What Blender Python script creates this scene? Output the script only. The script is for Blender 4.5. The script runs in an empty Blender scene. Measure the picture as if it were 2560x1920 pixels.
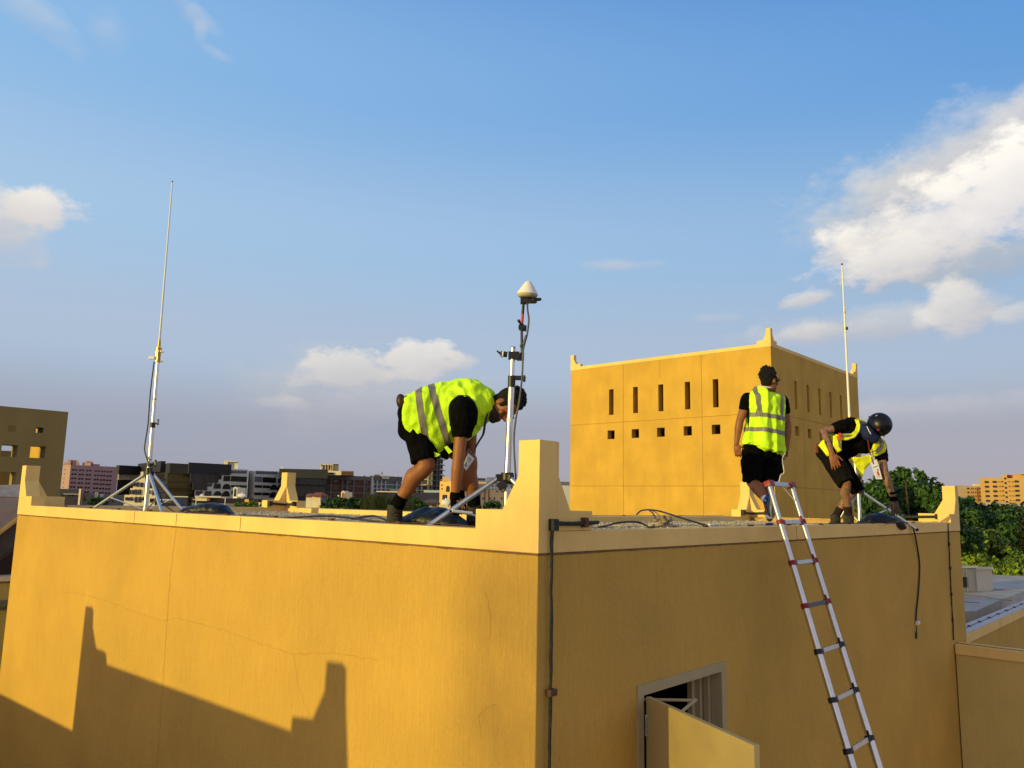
import bpy, bmesh, math, random
from mathutils import Vector, Matrix, noise
V = Vector
random.seed(7)
sc = bpy.context.scene
# ------------------------------------------------------------------ camera
F, PITCH, ROLL = 1957.5, 0.15, 0.0195          # focal length in photo pixels (2560 wide)
fwd = V((0, math.cos(PITCH), math.sin(PITCH)))
_r = V((1, 0, 0)); _u = _r.cross(fwd)
rt = math.cos(ROLL) * _r + math.sin(ROLL) * _u
up = -math.sin(ROLL) * _r + math.cos(ROLL) * _u
cam_d = bpy.data.cameras.new('camera'); cam = bpy.data.objects.new('camera', cam_d)
sc.collection.objects.link(cam)
cam_d.sensor_width = 36; cam_d.lens = 36 * F / 2560; cam_d.clip_end = 6000; cam_d.clip_start = .05
cam.matrix_world = Matrix(((rt.x, up.x, -fwd.x, 0), (rt.y, up.y, -fwd.y, 0), (rt.z, up.z, -fwd.z, 0), (0, 0, 0, 1)))
sc.camera = cam
# ------------------------------------------------------------------ sun and sky
SUN_AZ, SUN_EL = math.radians(34), math.radians(7.0)   # light travels towards +x,+y
sdir = V((math.cos(SUN_AZ) * math.cos(SUN_EL), math.sin(SUN_AZ) * math.cos(SUN_EL), -math.sin(SUN_EL)))
sl = bpy.data.lights.new('sun', 'SUN'); sun = bpy.data.objects.new('sun', sl); sc.collection.objects.link(sun)
sl.energy = 2.9; sl.angle = math.radians(.55); sl.color = (1.0, .80, .19)
sun.rotation_euler = sdir.to_track_quat('-Z', 'Y').to_euler(); sun.location = (-40, -30, 30)
sc.view_settings.view_transform = 'Standard'; sc.view_settings.look = 'None'
EXPO = .30; sc.view_settings.exposure = EXPO; sc.view_settings.gamma = 1.0

def at(u, v, Y):
    """photo pixel + distance along the view's ground direction -> world point"""
    d = rt * ((u - 1280) / F) + up * ((960 - v) / F) + fwd
    return d * (Y / d.y)
def atz(u, v, z):
    d = rt * ((u - 1280) / F) + up * ((960 - v) / F) + fwd
    return d * (z / d.z)
def onplane(u, v, o, n):
    d = rt * ((u - 1280) / F) + up * ((960 - v) / F) + fwd
    return d * (o.dot(n) / d.dot(n))

world = bpy.data.worlds.new("World"); sc.world = world; world.use_nodes = True
wt = world.node_tree; wn = wt.nodes; wl = wt.links; wn.clear()
def N(t, **k):
    n = wn.new(t)
    for a, b in k.items(): setattr(n, a, b)
    return n
def M(op, a, b=None, c=None, clamp=False):
    n = N('ShaderNodeMath', operation=op); n.use_clamp = clamp
    for i, x in enumerate((a, b, c)):
        if x is None: continue
        if isinstance(x, (int, float)): n.inputs[i].default_value = x
        else: wl.new(x, n.inputs[i])
    return n.outputs[0]
def MIX(f, a, b):
    n = N('ShaderNodeMix', data_type='RGBA')
    if isinstance(f, (int, float)): n.inputs[0].default_value = f
    else: wl.new(f, n.inputs[0])
    for i, x in ((6, a), (7, b)):
        if isinstance(x, tuple): n.inputs[i].default_value = (*x, 1)
        else: wl.new(x, n.inputs[i])
    return n.outputs[2]
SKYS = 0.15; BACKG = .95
sky = N('ShaderNodeTexSky', sky_type='NISHITA'); sky.sun_disc = False
sky.sun_elevation = SUN_EL; sky.sun_rotation = math.atan2(-sdir.x, -sdir.y)
sky.air_density = 1.0; sky.dust_density = 2.0; sky.ozone_density = 2.2
tc = N('ShaderNodeTexCoord'); sep = N('ShaderNodeSeparateXYZ'); wl.new(tc.outputs['Generated'], sep.inputs[0])
dx, dy, dz = sep.outputs
az = M('ARCTAN2', dx, dy); el = M('ARCSINE', dz)
# hazy evening air: deeper blue above, grey-lilac dust band low down
elr = M('MULTIPLY', el, 1.0)
ramp = N('ShaderNodeValToRGB'); wl.new(M('ADD', M('MULTIPLY', el, 1.25), .0), ramp.inputs[0])
cr = ramp.color_ramp; cr.interpolation = 'EASE'
def s2l(c): return tuple(((x / 255) / 12.92 if x / 255 <= .04045 else ((x / 255 + .055) / 1.055) ** 2.4) for x in c)
stops = [(0.0, (170, 165, 175)), (.10, (170, 171, 186)), (.22, (178, 194, 216)), (.40, (163, 196, 229)), (.62, (132, 180, 229)), (.95, (88, 146, 216))]
cr.elements[0].position = stops[0][0]; cr.elements[0].color = (*s2l(stops[0][1]), 1)
cr.elements[1].position = stops[-1][0]; cr.elements[1].color = (*s2l(stops[-1][1]), 1)
for p, c in stops[1:-1]:
    e = cr.elements.new(p); e.color = (*s2l(c), 1)
sgain = N('ShaderNodeVectorMath', operation='SCALE'); wl.new(ramp.outputs[0], sgain.inputs[0]); sgain.inputs[3].default_value = 1.0 / SKYS / 2 ** EXPO
# warmer towards the right horizon, paler towards the left
side = M('MULTIPLY', M('ADD', az, .6), .8, clamp=True)
warm = MIX(side, (.84, .93, .97), (1.10, 1.05, .98))
tint = N('ShaderNodeMix', data_type='RGBA', blend_type='MULTIPLY'); tint.inputs[0].default_value = 1
wl.new(sgain.outputs[0], tint.inputs[6]); wl.new(warm, tint.inputs[7])
front = M('MULTIPLY', M('ADD', dy, .05), 2.2, clamp=True)
# the upper right is deeper, the upper left paler
hi = M('MULTIPLY', el, 1.5, clamp=True); lr = M('MULTIPLY', M('ADD', az, .62), .8, clamp=True)
tint2 = N('ShaderNodeMix', data_type='RGBA', blend_type='MULTIPLY'); wl.new(hi, tint2.inputs[0])
wl.new(tint.outputs[2], tint2.inputs[6]); wl.new(MIX(lr, (1.48, 1.20, 1.04), (.36, .62, .88)), tint2.inputs[7])
# unseen sky on the sun's side, its glow added as fill for shaded walls
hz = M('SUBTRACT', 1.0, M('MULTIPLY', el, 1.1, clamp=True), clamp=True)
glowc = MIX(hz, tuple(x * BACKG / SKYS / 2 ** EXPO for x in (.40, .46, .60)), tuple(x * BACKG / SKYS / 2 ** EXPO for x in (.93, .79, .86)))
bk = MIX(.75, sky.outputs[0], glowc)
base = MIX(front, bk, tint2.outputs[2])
# clouds
nz = N('ShaderNodeTexNoise'); nz.inputs['Scale'].default_value = 9; nz.inputs['Detail'].default_value = 9; nz.inputs['Roughness'].default_value = .62
mp = N('ShaderNodeMapping'); mp.inputs['Scale'].default_value = (1, 1, 1.9); wl.new(tc.outputs['Generated'], mp.inputs[0]); wl.new(mp.outputs[0], nz.inputs[0])
nz2 = N('ShaderNodeTexNoise'); nz2.inputs['Scale'].default_value = 30; nz2.inputs['Detail'].default_value = 5; nz2.inputs['Roughness'].default_value = .6
wl.new(mp.outputs[0], nz2.inputs[0])
nf = M('ADD', M('MULTIPLY', nz.outputs[0], .65), M('MULTIPLY', nz2.outputs[0], .35))
#        u     v    ru   rv  rot  soft  opac  lit
clouds = [(2480, 350, 240, 45, 32, .9, .6, .95), (2330, 420, 280, 80, 22, .9, .55, .9), (2230, 520, 150, 90, 25, .8, .62, .85), (2370, 550, 240, 90, 14, .55, .95, 1.10), (2520, 480, 170, 90, 22, .5, 1.0, 1.14),
          (2450, 650, 260, 45, 3, .8, .5, .70), (2150, 622, 90, 28, 10, .7, .55, .9), (2270, 640, 130, 45, 12, .5, .85, 1.02),
          (2200, 806, 250, 36, 4, .7, .5, .84), (2385, 770, 55, 55, 40, .6, .75, .95), (2022, 748, 56, 18, 8, .6, .75, .9), (2040, 830, 90, 22, 4, .7, .6, .9), (2230, 694, 55, 12, 3, .8, .4, .9),
          (85, 520, 80, 42, 14, .45, .95, 1.04), (0, 555, 90, 70, 0, .7, .7, .9), (870, 928, 100, 46, 8, .4, .75, .93), (1050, 900, 95, 50, 5, .35, .85, .98), (1140, 905, 70, 24, 0, .6, .6, .9), (930, 990, 330, 90, 0, 1.0, .4, .74),
          (90, 30, 80, 34, -25, .9, .25, .95), (265, 68, 36, 36, 0, 1.0, .2, .95), (490, 36, 46, 20, -30, .8, .25, .95), (545, 136, 34, 12, -20, .8, .25, .95), (502, 82, 12, 24, 10, .8, .18, .95),
          (1545, 662, 90, 16, 0, .8, .38, .88), (2300, 1020, 280, 26, 2, 1.0, .28, .85), (1790, 795, 50, 10, 0, 1, .2, .9), (700, 1008, 60, 16, 0, .8, .3, .85), (2550, 780, 40, 20, 20, .7, .5, .95)]
col = base
for (u, v, ru, rv, rot, soft, op, lit) in clouds:
    d = at(u, v, 1).normalized(); a0 = math.atan2(d.x, d.y); e0 = math.asin(d.z)
    ca, sa = math.cos(math.radians(rot)), math.sin(math.radians(rot))
    A = M('MULTIPLY', M('SUBTRACT', az, a0), math.cos(e0)); B = M('SUBTRACT', el, e0)
    X = M('MULTIPLY', M('ADD', M('MULTIPLY', A, ca), M('MULTIPLY', B, sa)), F * .93 / ru)
    Y = M('MULTIPLY', M('SUBTRACT', M('MULTIPLY', B, ca), M('MULTIPLY', A, sa)), F * .93 / rv)
    dd = M('SQRT', M('ADD', M('MULTIPLY', X, X), M('MULTIPLY', Y, Y)))
    dn = M('ADD', dd, M('MULTIPLY', M('SUBTRACT', nf, .5), 3.4))
    m = M('MULTIPLY', M('DIVIDE', M('SUBTRACT', .95 + soft * .30, dn), soft), op, clamp=True)
    m = M('MULTIPLY', M('MINIMUM', m, op), M('LESS_THAN', dd, 3.0))
    # tops catch the sun, undersides go lilac-grey
    tone = M('ADD', M('MULTIPLY', Y, .28), M('MULTIPLY', M('SUBTRACT', nf, .45), -.75)); tone = M('ADD', tone, .55, clamp=True)
    cc = MIX(tone, tuple(x * lit / SKYS / 2 ** EXPO for x in s2l((186, 184, 196))), tuple(x * lit / SKYS / 2 ** EXPO for x in s2l((255, 249, 236))))
    col = MIX(m, col, cc)
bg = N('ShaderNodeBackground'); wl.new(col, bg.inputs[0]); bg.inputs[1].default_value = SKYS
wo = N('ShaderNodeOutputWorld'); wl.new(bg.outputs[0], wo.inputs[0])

# ------------------------------------------------------------------ materials
MATS = {}
def mat(name, colr, rough=.7, metal=0, var=.12, scale=(6, 6, 6), bump=0, bscale=60, blotch=.0, col2=None, detail=4, spec=.4, stain=0):
    if name in MATS: return MATS[name]
    m = bpy.data.materials.new(name); m.use_nodes = True; nt = m.node_tree; b = nt.nodes['Principled BSDF']
    b.inputs['Roughness'].default_value = rough; b.inputs['Metallic'].default_value = metal
    b.inputs['Specular IOR Level'].default_value = spec
    t = nt.nodes.new('ShaderNodeTexCoord'); mpn = nt.nodes.new('ShaderNodeMapping'); mpn.inputs['Scale'].default_value = scale
    nt.links.new(t.outputs['Object'], mpn.inputs[0])
    n = nt.nodes.new('ShaderNodeTexNoise'); n.inputs['Scale'].default_value = 1; n.inputs['Detail'].default_value = detail; n.inputs['Roughness'].default_value = .65
    nt.links.new(mpn.outputs[0], n.inputs[0])
    mr = nt.nodes.new('ShaderNodeMapRange'); mr.inputs[1].default_value = .3; mr.inputs[2].default_value = .7
    nt.links.new(n.outputs[0], mr.inputs[0])
    mx = nt.nodes.new('ShaderNodeMix'); mx.data_type = 'RGBA'
    c2 = col2 or tuple(max(0, x * (1 - 2 * var)) for x in colr)
    mx.inputs[6].default_value = (*colr, 1); mx.inputs[7].default_value = (*c2, 1)
    nt.links.new(mr.outputs[0], mx.inputs[0]); out = mx.outputs[2]
    if blotch:
        n2 = nt.nodes.new('ShaderNodeTexNoise'); n2.inputs['Scale'].default_value = .9; n2.inputs['Detail'].default_value = 5
        nt.links.new(t.outputs['Object'], n2.inputs[0])
        m2 = nt.nodes.new('ShaderNodeMapRange'); m2.inputs[1].default_value = .35; m2.inputs[2].default_value = .65; m2.inputs[3].default_value = 1 - blotch; m2.inputs[4].default_value = 1 + blotch
        nt.links.new(n2.outputs[0], m2.inputs[0])
        mm = nt.nodes.new('ShaderNodeVectorMath'); mm.operation = 'SCALE'; nt.links.new(out, mm.inputs[0]); nt.links.new(m2.outputs[0], mm.inputs[3]); out = mm.outputs[0]
    if stain:
        n3 = nt.nodes.new('ShaderNodeTexNoise'); mp3 = nt.nodes.new('ShaderNodeMapping'); mp3.inputs['Scale'].default_value = (38, 38, 3.2)
        nt.links.new(t.outputs['Object'], mp3.inputs[0]); nt.links.new(mp3.outputs[0], n3.inputs[0]); n3.inputs['Detail'].default_value = 3
        m3 = nt.nodes.new('ShaderNodeMapRange'); m3.inputs[1].default_value = .66; m3.inputs[2].default_value = .78; m3.inputs[4].default_value = stain
        nt.links.new(n3.outputs[0], m3.inputs[0])
        mx3 = nt.nodes.new('ShaderNodeMix'); mx3.data_type = 'RGBA'; nt.links.new(m3.outputs[0], mx3.inputs[0]); nt.links.new(out, mx3.inputs[6])
        mx3.inputs[7].default_value = (colr[0] * .45, colr[1] * .35, colr[2] * .3, 1); out = mx3.outputs[2]
    nt.links.new(out, b.inputs['Base Color'])
    if bump:
        n4 = nt.nodes.new('ShaderNodeTexNoise'); n4.inputs['Scale'].default_value = bscale; n4.inputs['Detail'].default_value = 6
        if name.startswith('render'):
            mp4 = nt.nodes.new('ShaderNodeMapping'); mp4.inputs['Scale'].default_value = (1, 1, .25); nt.links.new(t.outputs['Object'], mp4.inputs[0]); nt.links.new(mp4.outputs[0], n4.inputs[0])
        else: nt.links.new(t.outputs['Object'], n4.inputs[0])
        bp = nt.nodes.new('ShaderNodeBump'); bp.inputs['Strength'].default_value = bump; bp.inputs['Distance'].default_value = .02
        nt.links.new(n4.outputs[0], bp.inputs['Height']); nt.links.new(bp.outputs[0], b.inputs['Normal'])
    MATS[name] = m; return m
OCHRE = mat('render_ochre', (.63, .372, .068), .85, var=.065, scale=(60, 60, 3.2), bump=.7, bscale=110, blotch=.07, stain=.28)
CREAM = mat('render_cream', (.90, .60, .20), .8, var=.05, scale=(4, 4, 1.2), bump=.35, bscale=60, blotch=.07, stain=.34)
OCHREFAR = mat('render_ochre_tower', (.60, .355, .052), .85, var=.06, scale=(2, 2, .5), bump=.2, bscale=20, blotch=.07, stain=.15)
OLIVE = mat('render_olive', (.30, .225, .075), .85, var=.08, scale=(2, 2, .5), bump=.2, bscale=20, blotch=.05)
COPING = mat('coping_concrete', (.50, .42, .33), .85, var=.12, scale=(12, 12, 12), bump=.2)
SEAL = mat('joint_sealant', (.24, .13, .05), .9, var=.2)
CRACK = mat('crack', (.47, .26, .045), .9, var=.3, scale=(30, 30, 30))
CONDM = mat('bitumen_pipe', (.014, .016, .014), .7, var=.3, scale=(30, 30, 30), col2=(.032, .038, .028), bump=.6, bscale=90)
RUST = mat('rust', (.17, .08, .04), .85, var=.3, scale=(60, 60, 60), bump=.4, bscale=150)
ALU = mat('aluminium', (.72, .72, .72), .34, 1, var=.08, scale=(20, 20, 3), bump=.03, bscale=200)
ALUD = mat('aluminium_dull', (.62, .60, .57), .45, .85, var=.1, scale=(20, 20, 20))
STEEL = mat('blue_steel_tube', (.70, .71, .72), .42, 1, var=.1, scale=(20, 20, 2))
WHITEP = mat('white_plastic', (.80, .78, .74), .5, var=.05)
BLACKP = mat('black_plastic', (.018, .018, .02), .42, var=.2, scale=(30, 30, 30))
BRASS = mat('brass', (.62, .40, .12), .35, 1, var=.2, scale=(40, 40, 40))
REDP = mat('red_plastic', (.28, .016, .014), .45, var=.15, scale=(20, 20, 20))
RUBBER = mat('cable_rubber', (.015, .015, .017), .5, var=.2)
GRAYCAB = mat('grey_cable', (.10, .11, .13), .5, var=.2)
SKIN = mat('skin', (.30, .105, .036), .52, var=.12, scale=(9, 9, 9), bump=.15, bscale=70, blotch=.06)
TATT = mat('tattooed_skin', (.36, .16, .09), .55, scale=(22, 22, 22), col2=(.085, .065, .05), detail=6, bump=.1)
HAIR = mat('black_hair', (.006, .005, .004), .9, var=.3, scale=(60, 60, 60), bump=1.0, bscale=160)
BLKCLOTH = mat('black_cotton', (.0045, .0045, .005), .95, var=.3, scale=(14, 14, 14), bump=.6, bscale=18, spec=.06)
CHARCLOTH = mat('charcoal_cotton', (.011, .009, .009), .95, var=.3, scale=(14, 14, 14), bump=.6, bscale=18, spec=.06)
HIVIS = mat('hi_vis_yellow', (.62, 1.0, .012), .75, var=.05, scale=(12, 12, 12), bump=.8, bscale=9, detail=2)
HIVISY = mat('hi_vis_lemon', (.82, .86, .015), .75, var=.08, scale=(12, 12, 12), bump=.8, bscale=9, detail=2)
TAPE = mat('reflective_tape_grey', (.20, .185, .155), .5, var=.06, scale=(30, 30, 30), bump=.2, bscale=14)
PIPING = mat('vest_piping', (.05, .06, .02), .8)
BAG = mat('black_vinyl', (.008, .010, .014), .46, var=.3, scale=(9, 9, 9), bump=.5, bscale=12)
NAVY = mat('navy_cloth', (.005, .013, .085), .8, var=.2)
HELM = mat('helmet_shell', (.003, .004, .010), .36, var=.2, spec=.32)
SOCKW = mat('white_sock', (.8, .8, .78), .9)
SOCKR = mat('dark_red_sock', (.020, .005, .006), .95, col2=(.006, .005, .006), scale=(3, 3, 60))
SHOEB = mat('blue_suede', (.02, .045, .20), .8, var=.2)
SOLE = mat('shoe_sole', (.30, .28, .22), .8, col2=(.06, .06, .04), scale=(50, 50, 50), bump=.5)
BOOT = mat('boot_suede', (.055, .048, .035), .85, col2=(.015, .014, .012), scale=(25, 25, 25), bump=.4)
GLOVE = mat('grey_glove', (.10, .085, .065), .85, var=.2, scale=(30, 30, 30), bump=.4)
PAPER = mat('white_card', (.78, .78, .80), .6, var=.02)
PRINT = mat('card_print', (.04, .05, .09), .7)
PRINTR = mat('card_print_red', (.55, .06, .10), .7)
ORANGE = mat('orange_tape', (.75, .07, .02), .6)
LEATHER = mat('brown_leather', (.045, .018, .018), .5, var=.2)
GRAVB = mat('roof_screed', (.30, .26, .19), .95, col2=(.46, .39, .28), scale=(45, 45, 45), bump=1, bscale=60)
GRAVS = mat('pale_stone', (.66, .56, .40), .9, col2=(.36, .30, .21), scale=(25, 25, 25))
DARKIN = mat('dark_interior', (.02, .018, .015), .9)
DOORM = mat('door_paint', (.50, .375, .155), .5, var=.04, scale=(3, 3, 3), blotch=.04)
DFRAME = mat('door_frame_paint', (.44, .35, .19), .6, var=.06)
GROUND = mat('sandy_ground', (.30, .25, .18), .95, var=.25, scale=(.02, .02, .02), detail=8)
LEAFD = mat('leaf_dark', (.045, .105, .020), .6, col2=(.020, .058, .012), scale=(1.6, 1.6, 1.6))
LEAFL = mat('leaf_bright', (.22, .29, .022), .6, col2=(.09, .17, .018), scale=(1.6, 1.6, 1.6))
LEAFO = mat('leaf_olive', (.20, .18, .035), .6, col2=(.09, .11, .022), scale=(1.2, 1.2, 1.2))
BARK = mat('bark', (.10, .07, .045), .9, var=.3)
for mname in ('leaf_dark', 'leaf_bright', 'leaf_olive'):
    b = MATS[mname].node_tree.nodes['Principled BSDF']
    b.inputs['Transmission Weight'].default_value = 0; b.inputs['Specular IOR Level'].default_value = .25

# ------------------------------------------------------------------ mesh helpers
class MB:
    def __init__(s): s.v = []; s.f = []; s.m = []
    def add(s, vs, fs, mi=0):
        o = len(s.v); s.v += [V(x) for x in vs]; s.f += [tuple(i + o for i in f) for f in fs]; s.m += [mi] * len(fs); return s
    def box(s, c, sx, sy, sz, ax=V((1, 0, 0)), ay=None, az_=V((0, 0, 1)), mi=0):
        ax = V(ax).normalized(); az_ = V(az_).normalized(); ay = V(ay).normalized() if ay else az_.cross(ax).normalized()
        c = V(c); P = []
        for i in (-1, 1):
            for j in (-1, 1):
                for k in (-1, 1): P.append(c + ax * (i * sx / 2) + ay * (j * sy / 2) + az_ * (k * sz / 2))
        return s.add(P, [(0, 1, 3, 2), (4, 6, 7, 5), (0, 4, 5, 1), (2, 3, 7, 6), (0, 2, 6, 4), (1, 5, 7, 3)], mi)
    def prism(s, pts, ext, mi=0):
        n = len(pts); pts = [V(p) for p in pts]; ext = V(ext)
        q = [p + ext for p in pts]
        return s.add(pts + q, [tuple(range(n - 1, -1, -1)), tuple(range(n, 2 * n))] + [(i, (i + 1) % n, n + (i + 1) % n, n + i) for i in range(n)], mi)
    def ell(s, c, ra, rb, rc, n=14, m=10, mi=0):
        """ellipsoid from three half-axis vectors"""
        c = V(c); vs = [c + rc]; fs = []
        for j in range(1, m):
            t = math.pi * j / m
            for i in range(n):
                a = 2 * math.pi * i / n; vs.append(c + rc * math.cos(t) + (ra * math.cos(a) + rb * math.sin(a)) * math.sin(t))
        vs.append(c - rc)
        for i in range(n): fs.append((0, 1 + i, 1 + (i + 1) % n))
        for j in range(m - 2):
            for i in range(n):
                a = 1 + j * n + i; b = 1 + j * n + (i + 1) % n; fs.append((a, a + n, b + n, b))
        o = 1 + (m - 2) * n
        for i in range(n): fs.append((o + i, len(vs) - 1, o + (i + 1) % n))
        return s.add(vs, fs, mi)
    def sph(s, c, r, n=12, m=8, mi=0): return s.ell(c, V((r, 0, 0)), V((0, r, 0)), V((0, 0, r)), n, m, mi)
    def tube(s, path, r, n=10, mi=0, closed=False):
        path = [V(p) for p in path]; rs = r if isinstance(r, (list, tuple)) else [r] * len(path); vs = []; fs = []
        t0 = (path[1] - path[0]).normalized(); a = t0.orthogonal().normalized()
        for i, p in enumerate(path):
            if i == 0: t = t0
            elif i == len(path) - 1: t = (path[-1] - path[-2]).normalized()
            else: t = ((path[i + 1] - p).normalized() + (p - path[i - 1]).normalized()).normalized()
            a = (a - t * a.dot(t)).normalized(); b = t.cross(a)
            for k in range(n):
                w = 2 * math.pi * k / n; vs.append(p + (a * math.cos(w) + b * math.sin(w)) * rs[i])
        for i in range(len(path) - 1):
            for k in range(n):
                x = i * n + k; y = i * n + (k + 1) % n; fs.append((x, y, y + n, x + n))
        fs.append(tuple(range(n - 1, -1, -1))); fs.append(tuple(range(len(vs) - n, len(vs))))
        return s.add(vs, fs, mi)
    def limb(s, pts, n=12):
        """chain of (point, radius): spheres joined by tapering cones"""
        for i, (p, r) in enumerate(pts):
            s.sph(p, r)
            if i: s.tube([pts[i - 1][0], p], [pts[i - 1][1], r], n)
        return s
    def loft(s, rings, n=28):
        """rings: (centre, halfaxis a, halfaxis b); closed by domed ends"""
        vs = []; fs = []
        for c, a, b in rings:
            for k in range(n):
                w = 2 * math.pi * k / n; vs.append(V(c) + V(a) * math.cos(w) + V(b) * math.sin(w))
        for i in range(len(rings) - 1):
            for k in range(n):
                x = i * n + k; y = i * n + (k + 1) % n; fs.append((x, y, y + n, x + n))
        fs.append(tuple(range(n - 1, -1, -1))); fs.append(tuple(range(len(vs) - n, len(vs))))
        return s.add(vs, fs)
ORG = {}
def finish(o, parent=None, origin=None):
    sc.collection.objects.link(o)
    if parent is not None:
        o.parent = parent; ORG[o.name] = ORG[parent.name]
    else: ORG[o.name] = origin
    return o
def tag(o, label=None, cat=None, group=None, kind=None):
    if label: o['label'] = label
    if cat: o['category'] = cat
    if group: o['group'] = group
    if kind: o['kind'] = kind
    return o
def thing(name, loc, label, cat, group=None):
    o = bpy.data.objects.new(name, None); o.empty_display_size = .2; o.location = loc; finish(o, None, V(loc)); return tag(o, label, cat, group)
def build(mb, name, mats, parent=None, origin=None, smooth=False, bevel=0, edge=None):
    """link one mesh object from world-space geometry"""
    if not isinstance(mats, (list, tuple)): mats = [mats]
    org = ORG[parent.name] if parent is not None else V(origin or (0, 0, 0))
    me = bpy.data.meshes.new(name); me.from_pydata([tuple(v - org) for v in mb.v], [], mb.f)
    for m in mats: me.materials.append(m)
    me.polygons.foreach_set('material_index', mb.m)
    bm = bmesh.new(); bm.from_mesh(me); bmesh.ops.recalc_face_normals(bm, faces=bm.faces)
    if bevel: bmesh.ops.bevel(bm, geom=list(bm.edges), offset=bevel, segments=2, affect='EDGES', profile=.6)
    bm.to_mesh(me); bm.free()
    if smooth:
        me.polygons.foreach_set('use_smooth', [True] * len(me.polygons))
        try: me.set_sharp_from_angle(angle=math.radians(40))
        except Exception: pass
    o = bpy.data.objects.new(name, me)
    if parent is None: o.location = org
    return finish(o, parent, org)
def blob(mb, name, m, parent=None, origin=None, voxel=.008, smooth=4, fn=None):
    """fuse overlapping solids into one continuous skin"""
    org = ORG[parent.name] if parent is not None else V(origin or (0, 0, 0))
    me = bpy.data.meshes.new(name); me.from_pydata([tuple(v - org) for v in mb.v], [], mb.f)
    bm = bmesh.new(); bm.from_mesh(me); bmesh.ops.recalc_face_normals(bm, faces=bm.faces); bm.to_mesh(me); bm.free()
    o = bpy.data.objects.new(name, me); sc.collection.objects.link(o)
    r = o.modifiers.new('r', 'REMESH'); r.mode = 'VOXEL'; r.voxel_size = voxel; r.use_smooth_shade = True
    if smooth:
        s = o.modifiers.new('s', 'SMOOTH'); s.iterations = smooth; s.factor = .5
    dg = bpy.context.evaluated_depsgraph_get(); dg.update()
    me2 = bpy.data.meshes.new_from_object(o.evaluated_get(dg)); me2.name = name
    bpy.data.objects.remove(o); bpy.data.meshes.remove(me)
    if fn:
        cs = [(vv.co + org, V(vv.normal)) for vv in me2.vertices]; flat = []
        for c_, n_ in cs: flat.extend(fn(c_, n_) - org)
        me2.vertices.foreach_set('co', flat); me2.update()
    me2.materials.clear(); me2.materials.append(m)
    me2.polygons.foreach_set('use_smooth', [True] * len(me2.polygons)); me2.polygons.foreach_set('material_index', [0] * len(me2.polygons))
    o = bpy.data.objects.new(name, me2)
    if parent is None: o.location = org
    return finish(o, parent, org)
def strip(src, name, m, test, off, parent):
    """a thin band of cloth sewn on src wherever test(centre) holds"""
    me = src.data; org = ORG[src.name]; used = {}; vs = []; fs = []
    for p in me.polygons:
        if test(p.center + org, p.normal):
            f = []
            for i in p.vertices:
                if i not in used: used[i] = len(vs); vs.append(me.vertices[i].co + me.vertices[i].normal * off)
                f.append(used[i])
            fs.append(tuple(f))
    if not fs: return None
    m2 = bpy.data.meshes.new(name); m2.from_pydata([tuple(v) for v in vs], [], fs); m2.materials.append(m)
    m2.polygons.foreach_set('use_smooth', [True] * len(fs))
    o = bpy.data.objects.new(name, m2); return finish(o, parent, org)
def band_cut(src, name, m, planes, off, parent):
    """a clean-edged cloth band: the source surface cut between planes (point, normal kept side)"""
    org = ORG[src.name]; bm = bmesh.new(); bm.from_mesh(src.data)
    for p, n in planes:
        bmesh.ops.bisect_plane(bm, geom=bm.verts[:] + bm.edges[:] + bm.faces[:], plane_co=V(p) - org, plane_no=V(n), clear_inner=True, dist=1e-5)
    if not bm.faces: bm.free(); return None
    bm.normal_update()
    nv = {v: v.normal.copy() for v in bm.verts}
    for v in bm.verts: v.co += nv[v] * off
    m2 = bpy.data.meshes.new(name); bm.to_mesh(m2); bm.free(); m2.materials.clear(); m2.materials.append(m)
    m2.polygons.foreach_set('use_smooth', [True] * len(m2.polygons))
    return finish(bpy.data.objects.new(name, m2), parent, org)
def bez(pts, n=8):
    """Catmull-Rom through the points"""
    pts = [V(p) for p in pts]; P = [pts[0]] + pts + [pts[-1]]; out = []
    for i in range(1, len(P) - 2):
        for k in range(n):
            t = k / n; a, b, c, d = P[i - 1], P[i], P[i + 1], P[i + 2]
            out.append(.5 * ((2 * b) + (c - a) * t + (2 * a - 5 * b + 4 * c - d) * t * t + (3 * b - a - 3 * c + d) * t ** 3))
    out.append(pts[-1]); return out
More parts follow.
